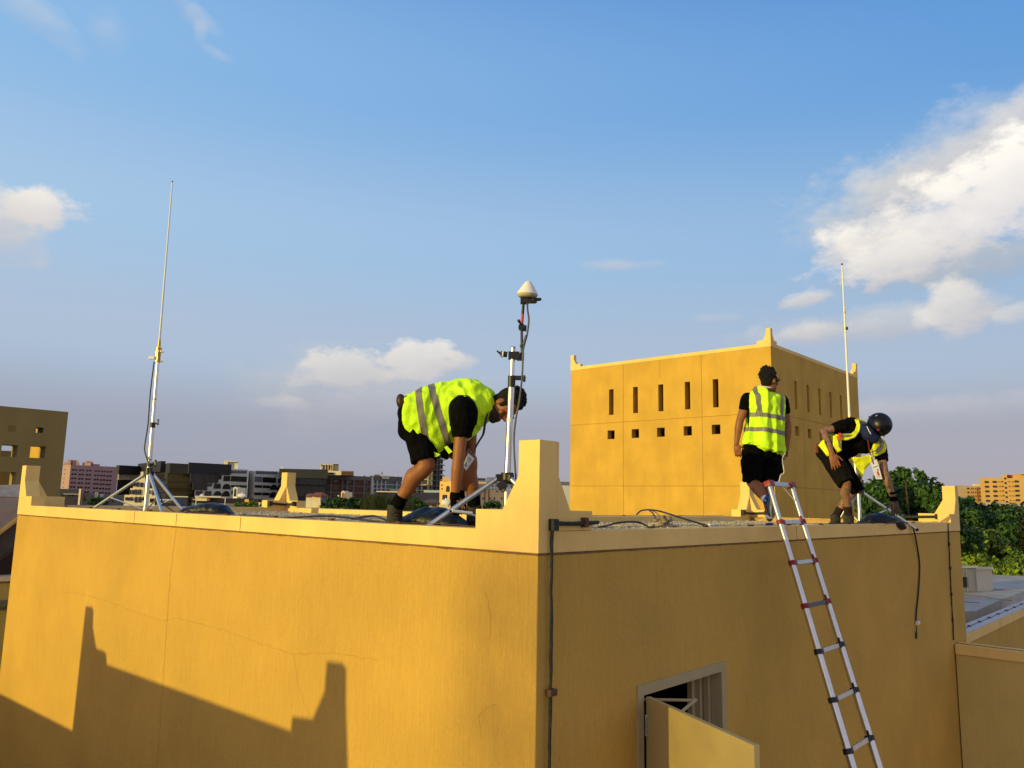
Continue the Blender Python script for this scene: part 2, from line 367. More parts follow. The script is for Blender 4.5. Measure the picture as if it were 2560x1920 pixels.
def wallholes(mb, o, ax, nrm, length, z0, z1, th, holes, mi=0):
    """slab wall with rectangular openings; o = start point (z ignored), thickness runs along -nrm"""
    us = sorted({0, length} | {h[0] for h in holes} | {h[1] for h in holes}); zs = sorted({z0, z1} | {h[2] for h in holes} | {h[3] for h in holes})
    def full(i, j):
        if i < 0 or j < 0 or i >= len(us) - 1 or j >= len(zs) - 1: return False
        a, b = (us[i] + us[i + 1]) / 2, (zs[j] + zs[j + 1]) / 2
        return not any(h[0] < a < h[1] and h[2] < b < h[3] for h in holes)
    def P(u, z, t): return V((o.x, o.y, 0)) + ax * u + V((0, 0, z)) - nrm * t
    for i in range(len(us) - 1):
        for j in range(len(zs) - 1):
            if not full(i, j): continue
            u0, u1, a, b = us[i], us[i + 1], zs[j], zs[j + 1]
            mb.add([P(u0, a, 0), P(u1, a, 0), P(u1, b, 0), P(u0, b, 0)], [(0, 1, 2, 3)], mi)
            mb.add([P(u0, a, th), P(u1, a, th), P(u1, b, th), P(u0, b, th)], [(3, 2, 1, 0)], mi)
            if not full(i - 1, j): mb.add([P(u0, a, 0), P(u0, b, 0), P(u0, b, th), P(u0, a, th)], [(0, 1, 2, 3)], mi)
            if not full(i + 1, j): mb.add([P(u1, a, 0), P(u1, b, 0), P(u1, b, th), P(u1, a, th)], [(3, 2, 1, 0)], mi)
            if not full(i, j - 1): mb.add([P(u0, a, 0), P(u1, a, 0), P(u1, a, th), P(u0, a, th)], [(3, 2, 1, 0)], mi)
            if not full(i, j + 1): mb.add([P(u0, b, 0), P(u1, b, 0), P(u1, b, th), P(u0, b, th)], [(0, 1, 2, 3)], mi)
Z = V((0, 0, 1))
YAW = .7354
dr = V((math.sin(YAW), math.cos(YAW), 0)); dl = V((-math.cos(YAW), math.sin(YAW), 0))
GZ = -9.0          # street level, eye height is z = 0

# ------------------------------------------------------------------ ground
mb = MB(); mb.add([(-3000, -200, GZ), (3000, -200, GZ), (3000, 4500, GZ), (-3000, 4500, GZ)], [(0, 1, 2, 3)])
tag(build(mb, 'ground', GROUND), kind='structure')

# ------------------------------------------------------------------ main building
C = V((.2113, 5.7484, 0)); LA, LB = 11.52, 12.15
S1, S2 = 5.21, 4.22
Lc = C + dl * LA; Rc = C + dr * LB; Fc = Lc + dr * S1; Pc = Rc + dl * S2; Gc = C + dl * S2 + dr * S1
ZJ, ZP, ZR = -.36, -.205, -.305
B = thing('rooftop_building', (C.x, C.y, GZ), 'ochre rendered building in the foreground with a gravel flat roof and stepped corner pinnacles', 'building')
foot = [C, Rc, Pc, Gc, Fc, Lc]
DW0, DW1, DZ = 1.277, 2.80, -1.465
mb = MB()
TH = .28
wallholes(mb, C, dl, -dr, LA, GZ, ZJ, TH, [])

mb.v = []; mb.f = []; mb.m = []
wallholes(mb, C + dl * .004, dl, -dr, LA - .004, GZ, ZJ, TH, [])
build(mb, 'wall', OCHRE, B)
mb = MB(); wallholes(mb, C + dr * .0015 - dl * 0, dr, -dl, LB, GZ, ZJ - .0005, TH, [(DW0, DW1, DZ - 2.2, DZ)]); build(mb, 'wall', OCHRE, B)
def seg(a, b, n_in, z0, z1, th, m=OCHRE, name='wall'):
    k = MB(); k.prism([V((a.x, a.y, z0)), V((b.x, b.y, z0)), V((b.x, b.y, z1)), V((a.x, a.y, z1))], n_in * th); return build(k, name, m, B)
seg(Rc + dl * .003, Pc, -dr, GZ, ZJ, TH); seg(Pc, Gc, -dl, GZ, ZJ, TH); seg(Gc, Fc, -dr, GZ, ZJ, TH); seg(Fc, Lc + dr * .004, -dl, GZ, ZJ, TH)
# the parapet band with its stepped pinnacles: one profile per side, thickness inwards
PT = .20; COLW, FL, WG = .205, .36, .64; ZW, ZF, ZT = -.055, .20, .46
def profile(length, ends, hs=(1, 1)):
    """outline of one parapet side in (distance, z)"""
    def pin(hk):
        return [(0, ZT + (hk - 1) * .66), (COLW, ZT + (hk - 1) * .66), (COLW, ZF + (hk - 1) * .4), (FL, ZW), (WG, ZW), (WG, ZP)]
    L = pin(hs[0]) if ends[0] else [(0, ZP)]
    Rr = [(length - x, z) for x, z in reversed(pin(hs[1]))] if ends[1] else [(length, ZP)]
    return [(0, ZJ)] + L + Rr + [(length, ZJ)]
def side(a, d, n_in, length, ends, proud=.012, hs=(1, 1), trim=0):
    k = MB(); pr = profile(length, ends, hs)
    a = a - n_in * proud
    pts = [V((a.x, a.y, z)) + d * x for x, z in pr]
    k.prism(pts, n_in * (PT + proud)); return build(k, 'parapet', CREAM, B, bevel=.005)
side(C - dl * .012, dl, dr, LA + .012, (1, 1))
side(C + dr * (PT + .0012), dr, dl, LB - PT, (0, 1)); 
# the right-hand side carries its own half of the corner pinnacle
k = MB(); a = C - dl * .0122
pts = [(PT - .0005, ZJ), (PT - .0005, ZT - .0015), (COLW, ZT - .0015), (COLW, ZF), (FL, ZW), (WG, ZW), (WG, ZP + .001), (PT - .0005, ZP + .001)]
pts = [(PT, ZP + .002), (PT, ZT - .003), (COLW + .012, ZT - .003), (COLW + .012, ZF), (FL, ZW), (WG, ZW), (WG, ZP + .002)]
k.prism([V((a.x, a.y, z)) + dr * x for x, z in pts], dl * (PT + .009)); build(k, 'pinnacle_wing', CREAM, B, bevel=.005)
HS = 1.13
k = MB()
side(Rc, dl, -dr, S2, (1, 0)); side(Pc + dl * 0, -dl, -dr, S2 - .002, (1, 0), hs=(HS, 1))
side(Pc, -dr, -dl, (Pc - Gc).length, (1, 0), hs=(HS, 1)); side(Gc, dl, -dr, (Gc - Fc).length, (0, 1), hs=(1, HS)); side(Fc, -dr, -dl, S1, (1, 1), hs=(HS, 1))
# roof deck
mb = MB(); mb.add([V((p.x, p.y, ZR)) for p in foot], [tuple(range(6))]); 
deck = build(mb, 'roof_deck', GRAVB, B)
# dark sealant line under the band
for a, d, ln, nn in ((C, dl, LA, dr), (C, dr, LB, dl)):
    k = MB(); n = int(ln * 14); w = []
    for i in range(n + 1):
        p = a + d * (ln * i / n) - nn * .004; jz = noise.noise(V((i * .31, ln, 0))) * .004
        w.append((p, jz))
    for i in range(n):
        (p, j), (q, j2) = w[i], w[i + 1]
        t0 = .005 + .004 * noise.noise(V((i * .7, 3, ln)))
        k.add([p + Z * (ZJ - .012 + j - t0), q + Z * (ZJ - .012 + j2 - t0), q + Z * (ZJ + .001), p + Z * (ZJ + .001)], [(0, 1, 2, 3)])
    build(k, 'sealant_joint', SEAL, B)
# panel joints and cracks in the plaster (thin filled lines)
def wallline(pts, wdt, m, name, O=C, n=dr, seed=0):
    k = MB(); P = []
    for (u, v) in pts: P.append(onplane(u, v, O - n * .003, n))
    Q = []
    for i in range(len(P) - 1):
        m_ = max(1, int((P[i + 1] - P[i]).length / .06))
        for j in range(m_): Q.append(P[i].lerp(P[i + 1], j / m_))
    Q.append(P[-1]); ax = Z.cross(n).normalized()
    if wdt < .008: Q = [q + ax * noise.noise(V((i * .6, seed, 1))) * .018 + Z * noise.noise(V((i * .6, seed, 7))) * .022 for i, q in enumerate(Q)]
    for i in range(len(Q) - 1):
        t = (Q[i + 1] - Q[i]).normalized(); s = t.cross(n).normalized() * wdt / 2
        k.add([Q[i] - s, Q[i + 1] - s, Q[i + 1] + s, Q[i] + s], [(0, 1, 2, 3)])
    build(k, name, m, B)
wallline([(440, 1322), (425, 1440), (408, 1690), (390, 1960)], .0045, CRACK, 'panel_joint')
wallline([(135, 1700), (143, 1600), (152, 1500), (160, 1484), (180, 1480), (260, 1500), (400, 1552), (440, 1545), (560, 1575), (640, 1605), (730, 1635), (830, 1632), (945, 1650)], .0020, CRACK, 'crack', seed=1)
wallline([(735, 1636), (742, 1700), (760, 1755), (775, 1790)], .0016, CRACK, 'crack', seed=2)
wallline([(1240, 1760), (1215, 1770), (1195, 1790), (1205, 1850)], .0016, CRACK, 'crack', seed=3)
wallline([(1212, 1480), (1228, 1540), (1222, 1600)], .0020, CRACK, 'crack', seed=4)
# vertical joints in the band
for u in (335, 440, 600):
    X = onplane(u, 1300 + (u - 335) * .08, C - dr * .014, dr); k = MB()
    k.box(V((X.x, X.y, (ZJ + ZP) / 2)) , .006, .004, ZP - ZJ - .01, ax=dl); build(k, 'band_joint', CRACK, B)
X = C + dr * 4.6 - dl * .013; k = MB(); k.box(V((X.x, X.y, (ZJ + ZP) / 2)), .006, .004, ZP - ZJ - .01, ax=dr); build(k, 'band_joint', SEAL, B)
# lightning conductor tape and rusty clips along the parapet tops
def conductor(a, b, z, side_n):
    L = (b - a).length; d = (b - a).normalized(); k = MB(); n = int(L / .25); pth = []
    for i in range(n + 1):
        ph = (i * .25) % 1.0; pth.append(a + d * min(L, i * .25) + Z * (z + .006 + .010 * abs(math.sin(ph * math.pi))))
    for i in range(len(pth) - 1):
        s = side_n * .010
        k.prism([pth[i] - s, pth[i] + s, pth[i + 1] + s, pth[i + 1] - s], Z * .004)
    build(k, 'conductor_tape', RUST, B)
    for i in range(1, int(L)):
        k = MB(); k.box(a + d * i + Z * (z + .010), .055, .04, .018, ax=d); build(k, 'conductor_clip', RUST, B)
conductor(C + dr * .7 + dl * .12, C + dr * 11.3 + dl * .12, ZP, dl)
conductor(C + dl * .7 + dr * .12, C + dl * 10.8 + dr * .12, ZP, dr)
conductor(Gc + dr * .3 + dl * .1 , Pc - dr * .7 + dl * .1, ZP, dl)
conductor(Fc - dl * .8 - dr * .1, Gc + dl * .4 - dr * .1, ZP, dr)
conductor(Pc - dl * .7 - dr * .1, Rc + dl * .7 - dr * .1, ZP, dr)
# pale coping sheets on the far parapets
def coping(a, b, nin):
    k = MB(); d = (b - a).normalized(); k.box((a + b) / 2 + nin * (PT / 2) + Z * (ZP + .004), (b - a).length, PT - .03, .006, ax=d); build(k, 'coping', COPING, B)
coping(Gc + dr * .25, Pc - dr * .68, dl * -1 * -1); coping(Fc - dl * .7, Gc + dl * .25, -dr); coping(Lc + dr * .7, Fc - dr * .7, -dl)

def pipe_part(pts, r, name='conductor_pipe', m=CONDM, parent=B):
    k = MB(); p = bez(pts, 10); p = [q + V((noise.noise(q * 9) * .006, noise.noise(q * 9 + V((5, 5, 5))) * .006, 0)) for q in p]
    k.tube(p, [r * (1 + .25 * noise.noise(q * 14)) for q in p], 10); return build(k, name, m, parent, smooth=True)
O_ = C - dl * .035
w = lambda u, v: onplane(u, v, O_, dl)
pipe_part([w(1381, 1310), w(1379, 1400), w(1378, 1550), w(1376, 1700), w(1375, 1800), w(1373, 1960)], .0125)
pipe_part([w(1384, 1308), w(1440, 1309), w(1496, 1306)], .0155)
k = MB(); k.box(w(1384, 1312), .062, .06, .085, ax=dr); build(k, 'pipe_elbow', CONDM, B, bevel=.008)
for (u, v) in ((1462, 1306), (1379, 1731)):
    k = MB(); k.box(w(u, v), .045 if v < 1500 else .075, .05, .075 if v < 1500 else .045, ax=dr); build(k, 'pipe_clamp', RUST, B, bevel=.006)
O_ = C - dl * .02
pipe_part([w(2370, 1309), w(2374, 1400), w(2379, 1500), w(2384, 1600)], .011)
for v in (1360, 1420, 1485, 1550): k = MB(); k.box(w(2371 + (v - 1309) * .045, v), .03, .03, .05, ax=dr); build(k, 'pipe_clamp', CONDM, B, bevel=.004)
# conductor bars bridging the far pinnacles
for Q, a1, a2 in ((Fc, -dr, -dl), (Pc, -dr, -dl), (Rc, -dr, dl)):
    q = V((Q.x, Q.y, 0)); inn = a1 + a2
    if Q is Rc: e1 = q + a2 * (WG + .25) + a1 * (PT + .05); e2 = q + a2 * (PT + .1) + a1 * (PT + .05); pp = [e1 + Z * -.13, e2 + Z * -.11]
    else: e1 = q + a1 * (WG - .05) + a2 * (PT + .04); c0 = q + a1 * (PT + .05) + a2 * (PT + .05); e2 = q + a2 * (WG - .05) + a1 * (PT + .04); pp = [e1 + Z * -.12, c0 + Z * -.14, e2 + Z * -.12]
    k = MB(); k.tube(pp, .024, 8); build(k, 'conductor_pipe', CONDM, B, smooth=True)
    for e in (pp[0], pp[-1]): k = MB(); k.box(e, .08, .07, .10, ax=dr); build(k, 'pipe_clamp', CONDM, B, bevel=.01)

# door ------------------------------------------------------------------
fr = MB()
fw = .085; nO = -dl
def onw(wd, z, out=0): return C + dr * wd + Z * z - dl * out
def fbar(w0, w1, z0, z1, o0=-.10, o1=.014): fr.prism([onw(w0, z0, o1), onw(w1, z0, o1), onw(w1, z1, o1), onw(w0, z1, o1)], dl * (o1 - o0))
fbar(DW0 - .003, DW0 + fw, DZ - 2.2, DZ + .002); fbar(DW1 - fw, DW1 + .003, DZ - 2.2, DZ + .002); fbar(DW0 + fw, DW1 - fw, DZ - fw, DZ + .002)
for j, (o0, wd) in enumerate(((-.16, .05), (-.22, .10), (-.27, .16))):
    fr.prism([onw(DW1 - fw - wd, DZ - 2.2, o0 + .055), onw(DW1 - fw - .001 - wd + .06, DZ - 2.2, o0 + .055), onw(DW1 - fw - wd + .06, DZ - fw, o0 + .055), onw(DW1 - fw - wd, DZ - fw, o0 + .055)], dl * .05)
build(fr, 'door_frame', DFRAME, B)
hp = onw(DW0 + fw + .02, 0, .02); lz = DZ - fw - .012
e = atz(1885, 1864, lz); e.z = 0; ldir = (e - hp).normalized(); LW = min((e - hp).length, 1.45); ln = ldir.cross(Z)
k = MB(); k.prism([hp + Z * (lz - 2.1), hp + ldir * LW + Z * (lz - 2.1), hp + ldir * LW + Z * lz, hp + Z * lz], ln * -.045)
door = build(k, 'door', DOORM, B, bevel=.002)
for z in (lz - .22, lz - 1.7):
    hq = onw(DW0 + fw + .010, z, .030); k = MB(); k.tube([hq - Z * .07, hq + Z * .07], .012, 12); k.box(hq - dl * .012, .045, .004, .13, ax=dr); k.sph(hq + Z * .075, .012); k.sph(hq - Z * .075, .012)
    build(k, 'hinge', ALUD, door, smooth=True)
k = MB(); a = onw(DW0 + fw + .06, DZ - fw - .05, -.04); el_ = at(1738, 1751, (hp + ldir * .5).y + .42); bl = hp + ldir * .42 + Z * (lz - .03) - ln * .05
k.tube([a, el_], .012, 8); k.tube([el_, bl], .012, 8); k.sph(el_, .017); build(k, 'closer_arm', DFRAME, door, smooth=True)
# dark room behind the door
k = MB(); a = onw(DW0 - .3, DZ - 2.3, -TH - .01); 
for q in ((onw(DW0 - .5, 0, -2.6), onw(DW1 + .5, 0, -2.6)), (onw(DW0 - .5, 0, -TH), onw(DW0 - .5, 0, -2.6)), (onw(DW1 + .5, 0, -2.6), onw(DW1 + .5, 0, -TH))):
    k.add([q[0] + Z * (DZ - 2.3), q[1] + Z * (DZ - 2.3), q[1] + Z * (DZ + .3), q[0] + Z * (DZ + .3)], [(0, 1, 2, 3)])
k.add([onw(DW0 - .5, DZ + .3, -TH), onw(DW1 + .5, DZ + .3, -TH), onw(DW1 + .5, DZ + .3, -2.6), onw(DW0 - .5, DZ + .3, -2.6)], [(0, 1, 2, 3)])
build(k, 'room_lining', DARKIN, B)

# gravel ------------------------------------------------------------------
def inside(p):
    q = p - C; a = q.dot(dl); b = q.dot(dr)
    return (.26 < a < LA - .26 and .26 < b < S1 - .26) or (.26 < a < S2 - .26 and .26 < b < LB - .26)
mb = MB(); cnt = 0
def stone(p, s):
    pts = [V((1, 0, 0)), V((-1, 0, 0)), V((0, 1, 0)), V((0, -1, 0)), V((0, 0, .7)), V((0, 0, -.6))]
    rz = Matrix.Rotation(random.uniform(0, 6.28), 3, 'Z'); rx = Matrix.Rotation(random.uniform(-.7, .7), 3, 'X')
    pts = [rz @ rx @ (q * s * random.uniform(.6, 1.25)) + p for q in pts]
    mb.add(pts, [(0, 2, 4), (2, 1, 4), (1, 3, 4), (3, 0, 4), (2, 0, 5), (1, 2, 5), (3, 1, 5), (0, 3, 5)])
while cnt < 15000:
    p = C + dl * random.uniform(0, LA) + dr * random.uniform(0, LB)
    if inside(p):
        s = random.choice((.008, .010, .013, .017)); h = noise.noise(p * 1.3) * .018
        stone(V((p.x, p.y, ZR + .012 + h)), s); cnt += 1
for i in range(420):   # a little heap near the parapet
    p = at(1655, 1300, 9.6); r = abs(random.gauss(0, .16)); a = random.uniform(0, 6.28)
    stone(V((p.x + r * math.cos(a), p.y + r * math.sin(a), ZR + .015 + max(0, .10 - r * .35))), random.uniform(.012, .028))
tag(build(mb, 'gravel', GRAVS), 'pale loose gravel covering the flat roof', 'gravel', kind='stuff')
# ================================================================== tower block
T = V((11.3409, 33.7764, 0)); TLA = TLB = 11.07; TZ = 7.014
TB = thing('tower_block', (T.x, T.y, GZ), 'tall ochre block behind the right roof with slit openings, small square holes and corner pinnacles', 'building')
def slots(side):
    h = []
    for i in range(5):
        a = (2.54, 2.46)[side] + i * 1.447; h.append((a, a + .28, 4.48, 5.79)); h.append((a - .06, a + .37, 3.25, 3.69))
    return h
k = MB(); wallholes(k, T + dl * .004, dl, -dr, TLA - .004, GZ, TZ, .38, [(h[0] - .004, h[1] - .004, h[2], h[3]) for h in slots(0)]); build(k, 'wall', OCHREFAR, TB)
k = MB(); wallholes(k, T + dr * .003, dr, -dl, TLB, GZ, TZ - .001, .38, slots(1)); build(k, 'wall', OCHREFAR, TB)
for a, b, nn in ((T + dl * TLA + dr * .004, T + dl * TLA + dr * TLB, -dl), (T + dr * TLB + dl * .002, T + dr * TLB + dl * TLA, -dr)):
    k = MB(); L = (b - a).length
    wallholes(k, a, (b - a).normalized(), -nn, L, GZ, TZ - .002, .38, [(L - .9, L - .62, 4.48, 5.79), (L - 2.3, L - 2.0, 4.48, 5.79)]); build(k, 'wall', OCHREFAR, TB)
k = MB(); q = T + dl * .4 + dr * .4; k.prism([q + Z * (TZ - .9), q + dl * (TLA - .8) + Z * (TZ - .9), q + dl * (TLA - .8) + dr * (TLB - .8) + Z * (TZ - .9), q + dr * (TLB - .8) + Z * (TZ - .9)], Z * .2)
build(k, 'roof', OCHREFAR, TB)
k = MB(); q = T + dl * .5 + dr * 2.8; k.prism([q + Z * GZ, q + dl * (TLA - 1) + Z * GZ, q + dl * (TLA - 1) + Z * (TZ - 1), q + Z * (TZ - 1)], dr * .2); 
k2 = T + dl * 3.4 + dr * 3.05; k.prism([k2 + Z * GZ, k2 + dr * (TLB - 4) + Z * GZ, k2 + dr * (TLB - 4) + Z * (TZ - 1), k2 + Z * (TZ - 1)], dl * .2)
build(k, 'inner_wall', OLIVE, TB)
def tside(a, d, n_in, length):
    k = MB(); a = a - n_in * .012; pr = profile(length, (1, 1)); off = TZ - ZJ
    k.prism([V((a.x, a.y, z + off)) + d * x for x, z in pr], n_in * (PT + .012)); build(k, 'parapet', CREAM, TB)
tside(T - dl * .012, dl, dr, TLA + .024); tside(T + dr * TLB - dl * .012, dl, -dr, TLA + .024)
for a, n_in in ((T, dl), (T + dl * TLA, -dl)):
    k = MB(); aa = a - n_in * .0115 + dr * PT; off = TZ - ZJ; L = TLB - 2 * PT
    pr = [(0, ZJ), (0, ZT - .002), (.004, ZT - .002), (.004, ZF), (FL - PT, ZW), (WG - PT, ZW), (WG - PT, ZP)]
    pr = pr + [(L - x, z) for x, z in reversed(pr)]
    k.prism([V((aa.x, aa.y, z + off)) + dr * x for x, z in pr], n_in * PT); build(k, 'parapet', CREAM, TB)
def tline(o, d, nrm, p0, p1, wd=.025):
    k = MB(); a = o + d * p0[0] + Z * p0[1] + nrm * .004; b = o + d * p1[0] + Z * p1[1] + nrm * .004; t = (b - a).normalized(); s = t.cross(nrm).normalized() * wd / 2
    k.add([a - s, b - s, b + s, a + s], [(0, 1, 2, 3)]); build(k, 'panel_joint', CRACK, TB)
for o, d, nn in ((T, dl, -dr), (T, dr, -dl)):
    tline(o, d, nn, (0, 4.08), (TLA, 4.08)); tline(o, d, nn, (0, .91), (TLA, .91)); tline(o, d, nn, (3.39, GZ), (3.39, TZ)); tline(o, d, nn, (7.74, GZ), (7.74, TZ))
tline(T, dl, -dr, (5.61, 6.08), (5.61, TZ), .02)

# ================================================================== pierced building at far left
SB = at(171, 1030, 19); zs = SB.z; SB.z = 0
sb = thing('pierced_screen_building', (SB.x, SB.y, GZ), 'shaded olive brown block at the left edge pierced by square openings', 'building')
def onS(u, v): q = onplane(u, v, SB, dl); return (-(q - SB).dot(dr), q.z)
holes = []
for (u0, v0, u1, v1) in ((22, 1063, 38, 1079), (91, 1068, 108, 1083), (5, 1111, 42, 1143), (77, 1114, 112, 1146), (-60, 1177, 34, 1240), (-60, 1060, -40, 1076), (-80, 1108, -40, 1140)):
    a = onS(u0, v0); b = onS(u1, v1); holes.append((min(a[0], b[0]), max(a[0], b[0]), min(a[1], b[1]), max(a[1], b[1])))
# snap rows and columns so no sliver cells appear
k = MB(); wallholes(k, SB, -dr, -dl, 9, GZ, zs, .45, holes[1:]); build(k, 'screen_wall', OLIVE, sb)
k = MB(); h = holes[0]; k.box(SB - dr * ((h[0] + h[1]) / 2) + Z * ((h[2] + h[3]) / 2) - dl * -.02, h[1] - h[0], .05, h[3] - h[2], ax=dr); build(k, 'blind_recess', mat('olive_recess_shade', (.24, .165, .05), .9), sb)  # no real hollow: a darker olive panel paints the recess's shade
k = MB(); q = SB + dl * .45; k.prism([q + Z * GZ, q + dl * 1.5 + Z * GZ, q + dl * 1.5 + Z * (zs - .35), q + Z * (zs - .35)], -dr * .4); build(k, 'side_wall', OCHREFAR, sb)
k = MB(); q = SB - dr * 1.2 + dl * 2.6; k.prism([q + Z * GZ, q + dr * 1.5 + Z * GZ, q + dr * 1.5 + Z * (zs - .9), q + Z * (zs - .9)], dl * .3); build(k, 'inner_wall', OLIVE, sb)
# low concrete canopy with a slanting side, hard against the left edge
cnp = at(46, 1212, 15.5)
cp = thing('roof_canopy', (cnp.x, cnp.y, GZ), 'grey sloping sheet roof with a speckled concrete kerb, cut by the left edge', 'roof canopy')
ROOFG = mat('grey_sheet_roof', (.40, .27, .18), .7, var=.08, scale=(3, 3, 3), blotch=.06)
KERB = mat('speckled_concrete', (.66, .52, .36), .85, scale=(7, 7, 7), col2=(.42, .33, .23), bump=.3)
p = [at(-90, 1216, 14.8), at(75, 1210, 15.9), at(75, 1243, 15.6), at(-90, 1240, 14.7)]
k = MB(); k.prism(p, V((-.1, .45, -.02))); build(k, 'kerb', KERB, cp)
p = [at(-90, 1242, 14.6), at(75, 1244, 15.5), at(75, 1265, 15.2), at(-90, 1390, 14.2)]
k = MB(); k.prism(p, V((0, .1, -.06))); build(k, 'sheet_roof', ROOFG, cp)
p = [at(75, 1266, 15.19), at(-90, 1391, 14.19), at(-90, 1400, 14.2), at(75, 1274, 15.2)]
k = MB(); k.prism(p, V((0, .1, 0))); build(k, 'fascia', CREAM, cp)
p = [at(75, 1275, 15.4), at(-90, 1400, 14.4), at(-90, 1452, 14.4), at(75, 1340, 15.4)]
k = MB(); k.prism(p, V((0, .2, 0))); build(k, 'soffit', mat('dark_soffit', (.10, .085, .07), .9), cp)
k = MB(); k.prism([at(-120, 1380, 17), at(75, 1270, 17), at(75, 1445, 17), at(-120, 1445, 17)], V((0, .3, 0))); build(k, 'back_wall', mat('dark_brown_wall', (.035, .022, .016), .9), cp)
lw = at(-20, 1450, 13.5)
lt = thing('low_garden_wall', (lw.x, lw.y, GZ), 'brown low wall with pale cap below the canopy at the left edge', 'wall')
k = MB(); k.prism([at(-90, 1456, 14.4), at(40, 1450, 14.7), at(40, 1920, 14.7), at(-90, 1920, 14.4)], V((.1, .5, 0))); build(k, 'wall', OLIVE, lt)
k = MB(); k.prism([at(-90, 1446, 14.35), at(40, 1441, 14.65), at(40, 1452, 14.65), at(-90, 1458, 14.35)], V((.1, .6, 0))); build(k, 'cap', COPING, lt)
k = MB(); k.prism([at(-90, 1506, 14.3), at(40, 1500, 14.6), at(40, 1516, 14.6), at(-90, 1522, 14.3)], V((.05, .3, 0))); build(k, 'ledge', mat('dark_soffit', (.1, .08, .06)), lt)

# ================================================================== right side: low wall, neighbouring roof
J = C + dr * 11.25 - dl * .02; zt = -2.28
lw2 = thing('boundary_wall', (J.x, J.y, GZ), 'low ochre wall with a projecting cream coping joined to the right end of the foreground building', 'wall')
k = MB(); k.prism([V((J.x, J.y, GZ)), V((J.x, J.y, zt - .16)) , V((J.x, J.y, zt - .16)) - dl * 7, V((J.x, J.y, GZ)) - dl * 7], dr * .22); build(k, 'wall', mat('render_sand', (.66, .48, .15), .85, var=.04, scale=(46, 46, 2.6), bump=.4, bscale=110, blotch=.06), lw2)
k = MB(); q = V((J.x, J.y, zt - .159)) - dr * .03; k.prism([q, q - dl * 7, q - dl * 7 + Z * .159, q + Z * .159], dr * .14); build(k, 'coping', CREAM, lw2)
k = MB(); q = V((J.x, J.y, zt - .158)) + dr * .13; k.prism([q, q - dl * 7, q - dl * 7 + Z * .17, q + Z * .17], dr * .14); build(k, 'coping', CREAM, lw2)
k = MB(); q = V((J.x, J.y, zt + .004)) + dr * .10; k.box(q - dl * 3.5, 7, .022, .006, ax=dl); build(k, 'sealant_joint', SEAL, lw2)
a = atz(2415, 1585, -2.45); b = atz(2600, 1503, -2.45); d = (b - a).normalized(); nn = V((-d.y, d.x, 0))
lw3 = thing('roof_parapet', (a.x, a.y, GZ), 'low parapet with white coping and rusty clips running back beyond the low ochre wall', 'wall')
k = MB(); k.prism([V((a.x, a.y, GZ)) - d * 2, V((b.x, b.y, GZ)) + d * 3, V((b.x, b.y, -2.63)) + d * 3, V((a.x, a.y, -2.63)) - d * 2], nn * .3); build(k, 'wall', OCHRE, lw3)
k = MB(); q0 = V((a.x, a.y, -2.63)) - d * 2 - nn * .02; q1 = V((b.x, b.y, -2.63)) + d * 3 - nn * .02; k.prism([q0, q1, q1 + Z * .18, q0 + Z * .18], nn * .36); build(k, 'parapet', CREAM, lw3)
WCOP = mat('white_coping', (.62, .56, .52), .8, var=.08)
k = MB(); k.box((q0 + q1) / 2 + nn * .19 + Z * .19, (q1 - q0).length, .34, .015, ax=d); build(k, 'coping', WCOP, lw3)
for i in range(14):
    k = MB(); k.box(q0 + d * (1.2 + i * .95) + nn * .2 + Z * .205, .12, .05, .03, ax=(d + nn * .4)); build(k, 'clip', RUST, lw3)
k = MB(); k.box((q0 + q1) / 2 + nn * .2 + Z * .203, (q1 - q0).length, .02, .006, ax=d); build(k, 'conductor_tape', GRAYCAB, lw3)
# white membrane roof
WR = mat('white_roof_membrane', (.50, .49, .46), .8, scale=(.8, .8, .8), col2=(.40, .37, .32), blotch=.1, bump=.2, bscale=3)
rz = -2.75
ra = atz(2340, 1533, rz); rb = atz(2440, 1527, rz); rc = atz(2490, 1505, rz); rd = atz(2560, 1478, rz); re = atz(2700, 1440, rz); rf_ = atz(2700, 1447, rz); rg = atz(2470, 1416, rz); rh = atz(2300, 1408, rz)
ro = thing('flat_roof_building', ((ra.x + rc.x) / 2, ra.y + 4, GZ), 'low building with a worn white membrane roof below the trees on the right', 'building')
pts = [ra, rb, rc, rd, V((rd.x + 14, rd.y + 4, rz)), V((rg.x + 14, rg.y - 3, rz)), rg, rh]
k = MB(); k.prism([V((p.x, p.y, GZ)) for p in pts], Z * (rz - GZ)); build(k, 'roof', WR, ro)
for (u0, v0, u1, v1) in ((2400, 1464, 2560, 1480), (2400, 1471, 2520, 1478), (2405, 1487, 2470, 1494), (2470, 1496, 2530, 1502), (2410, 1505, 2450, 1508)):
    p = atz(u0, v0, rz); q = atz(u1, v1, rz); m_ = (q - p); s = V((-m_.y, m_.x, 0)).normalized() * .035
    k = MB(); k.prism([p - s, q - s, q + s, p + s], Z * .012); build(k, 'membrane_seam', SEAL, ro)
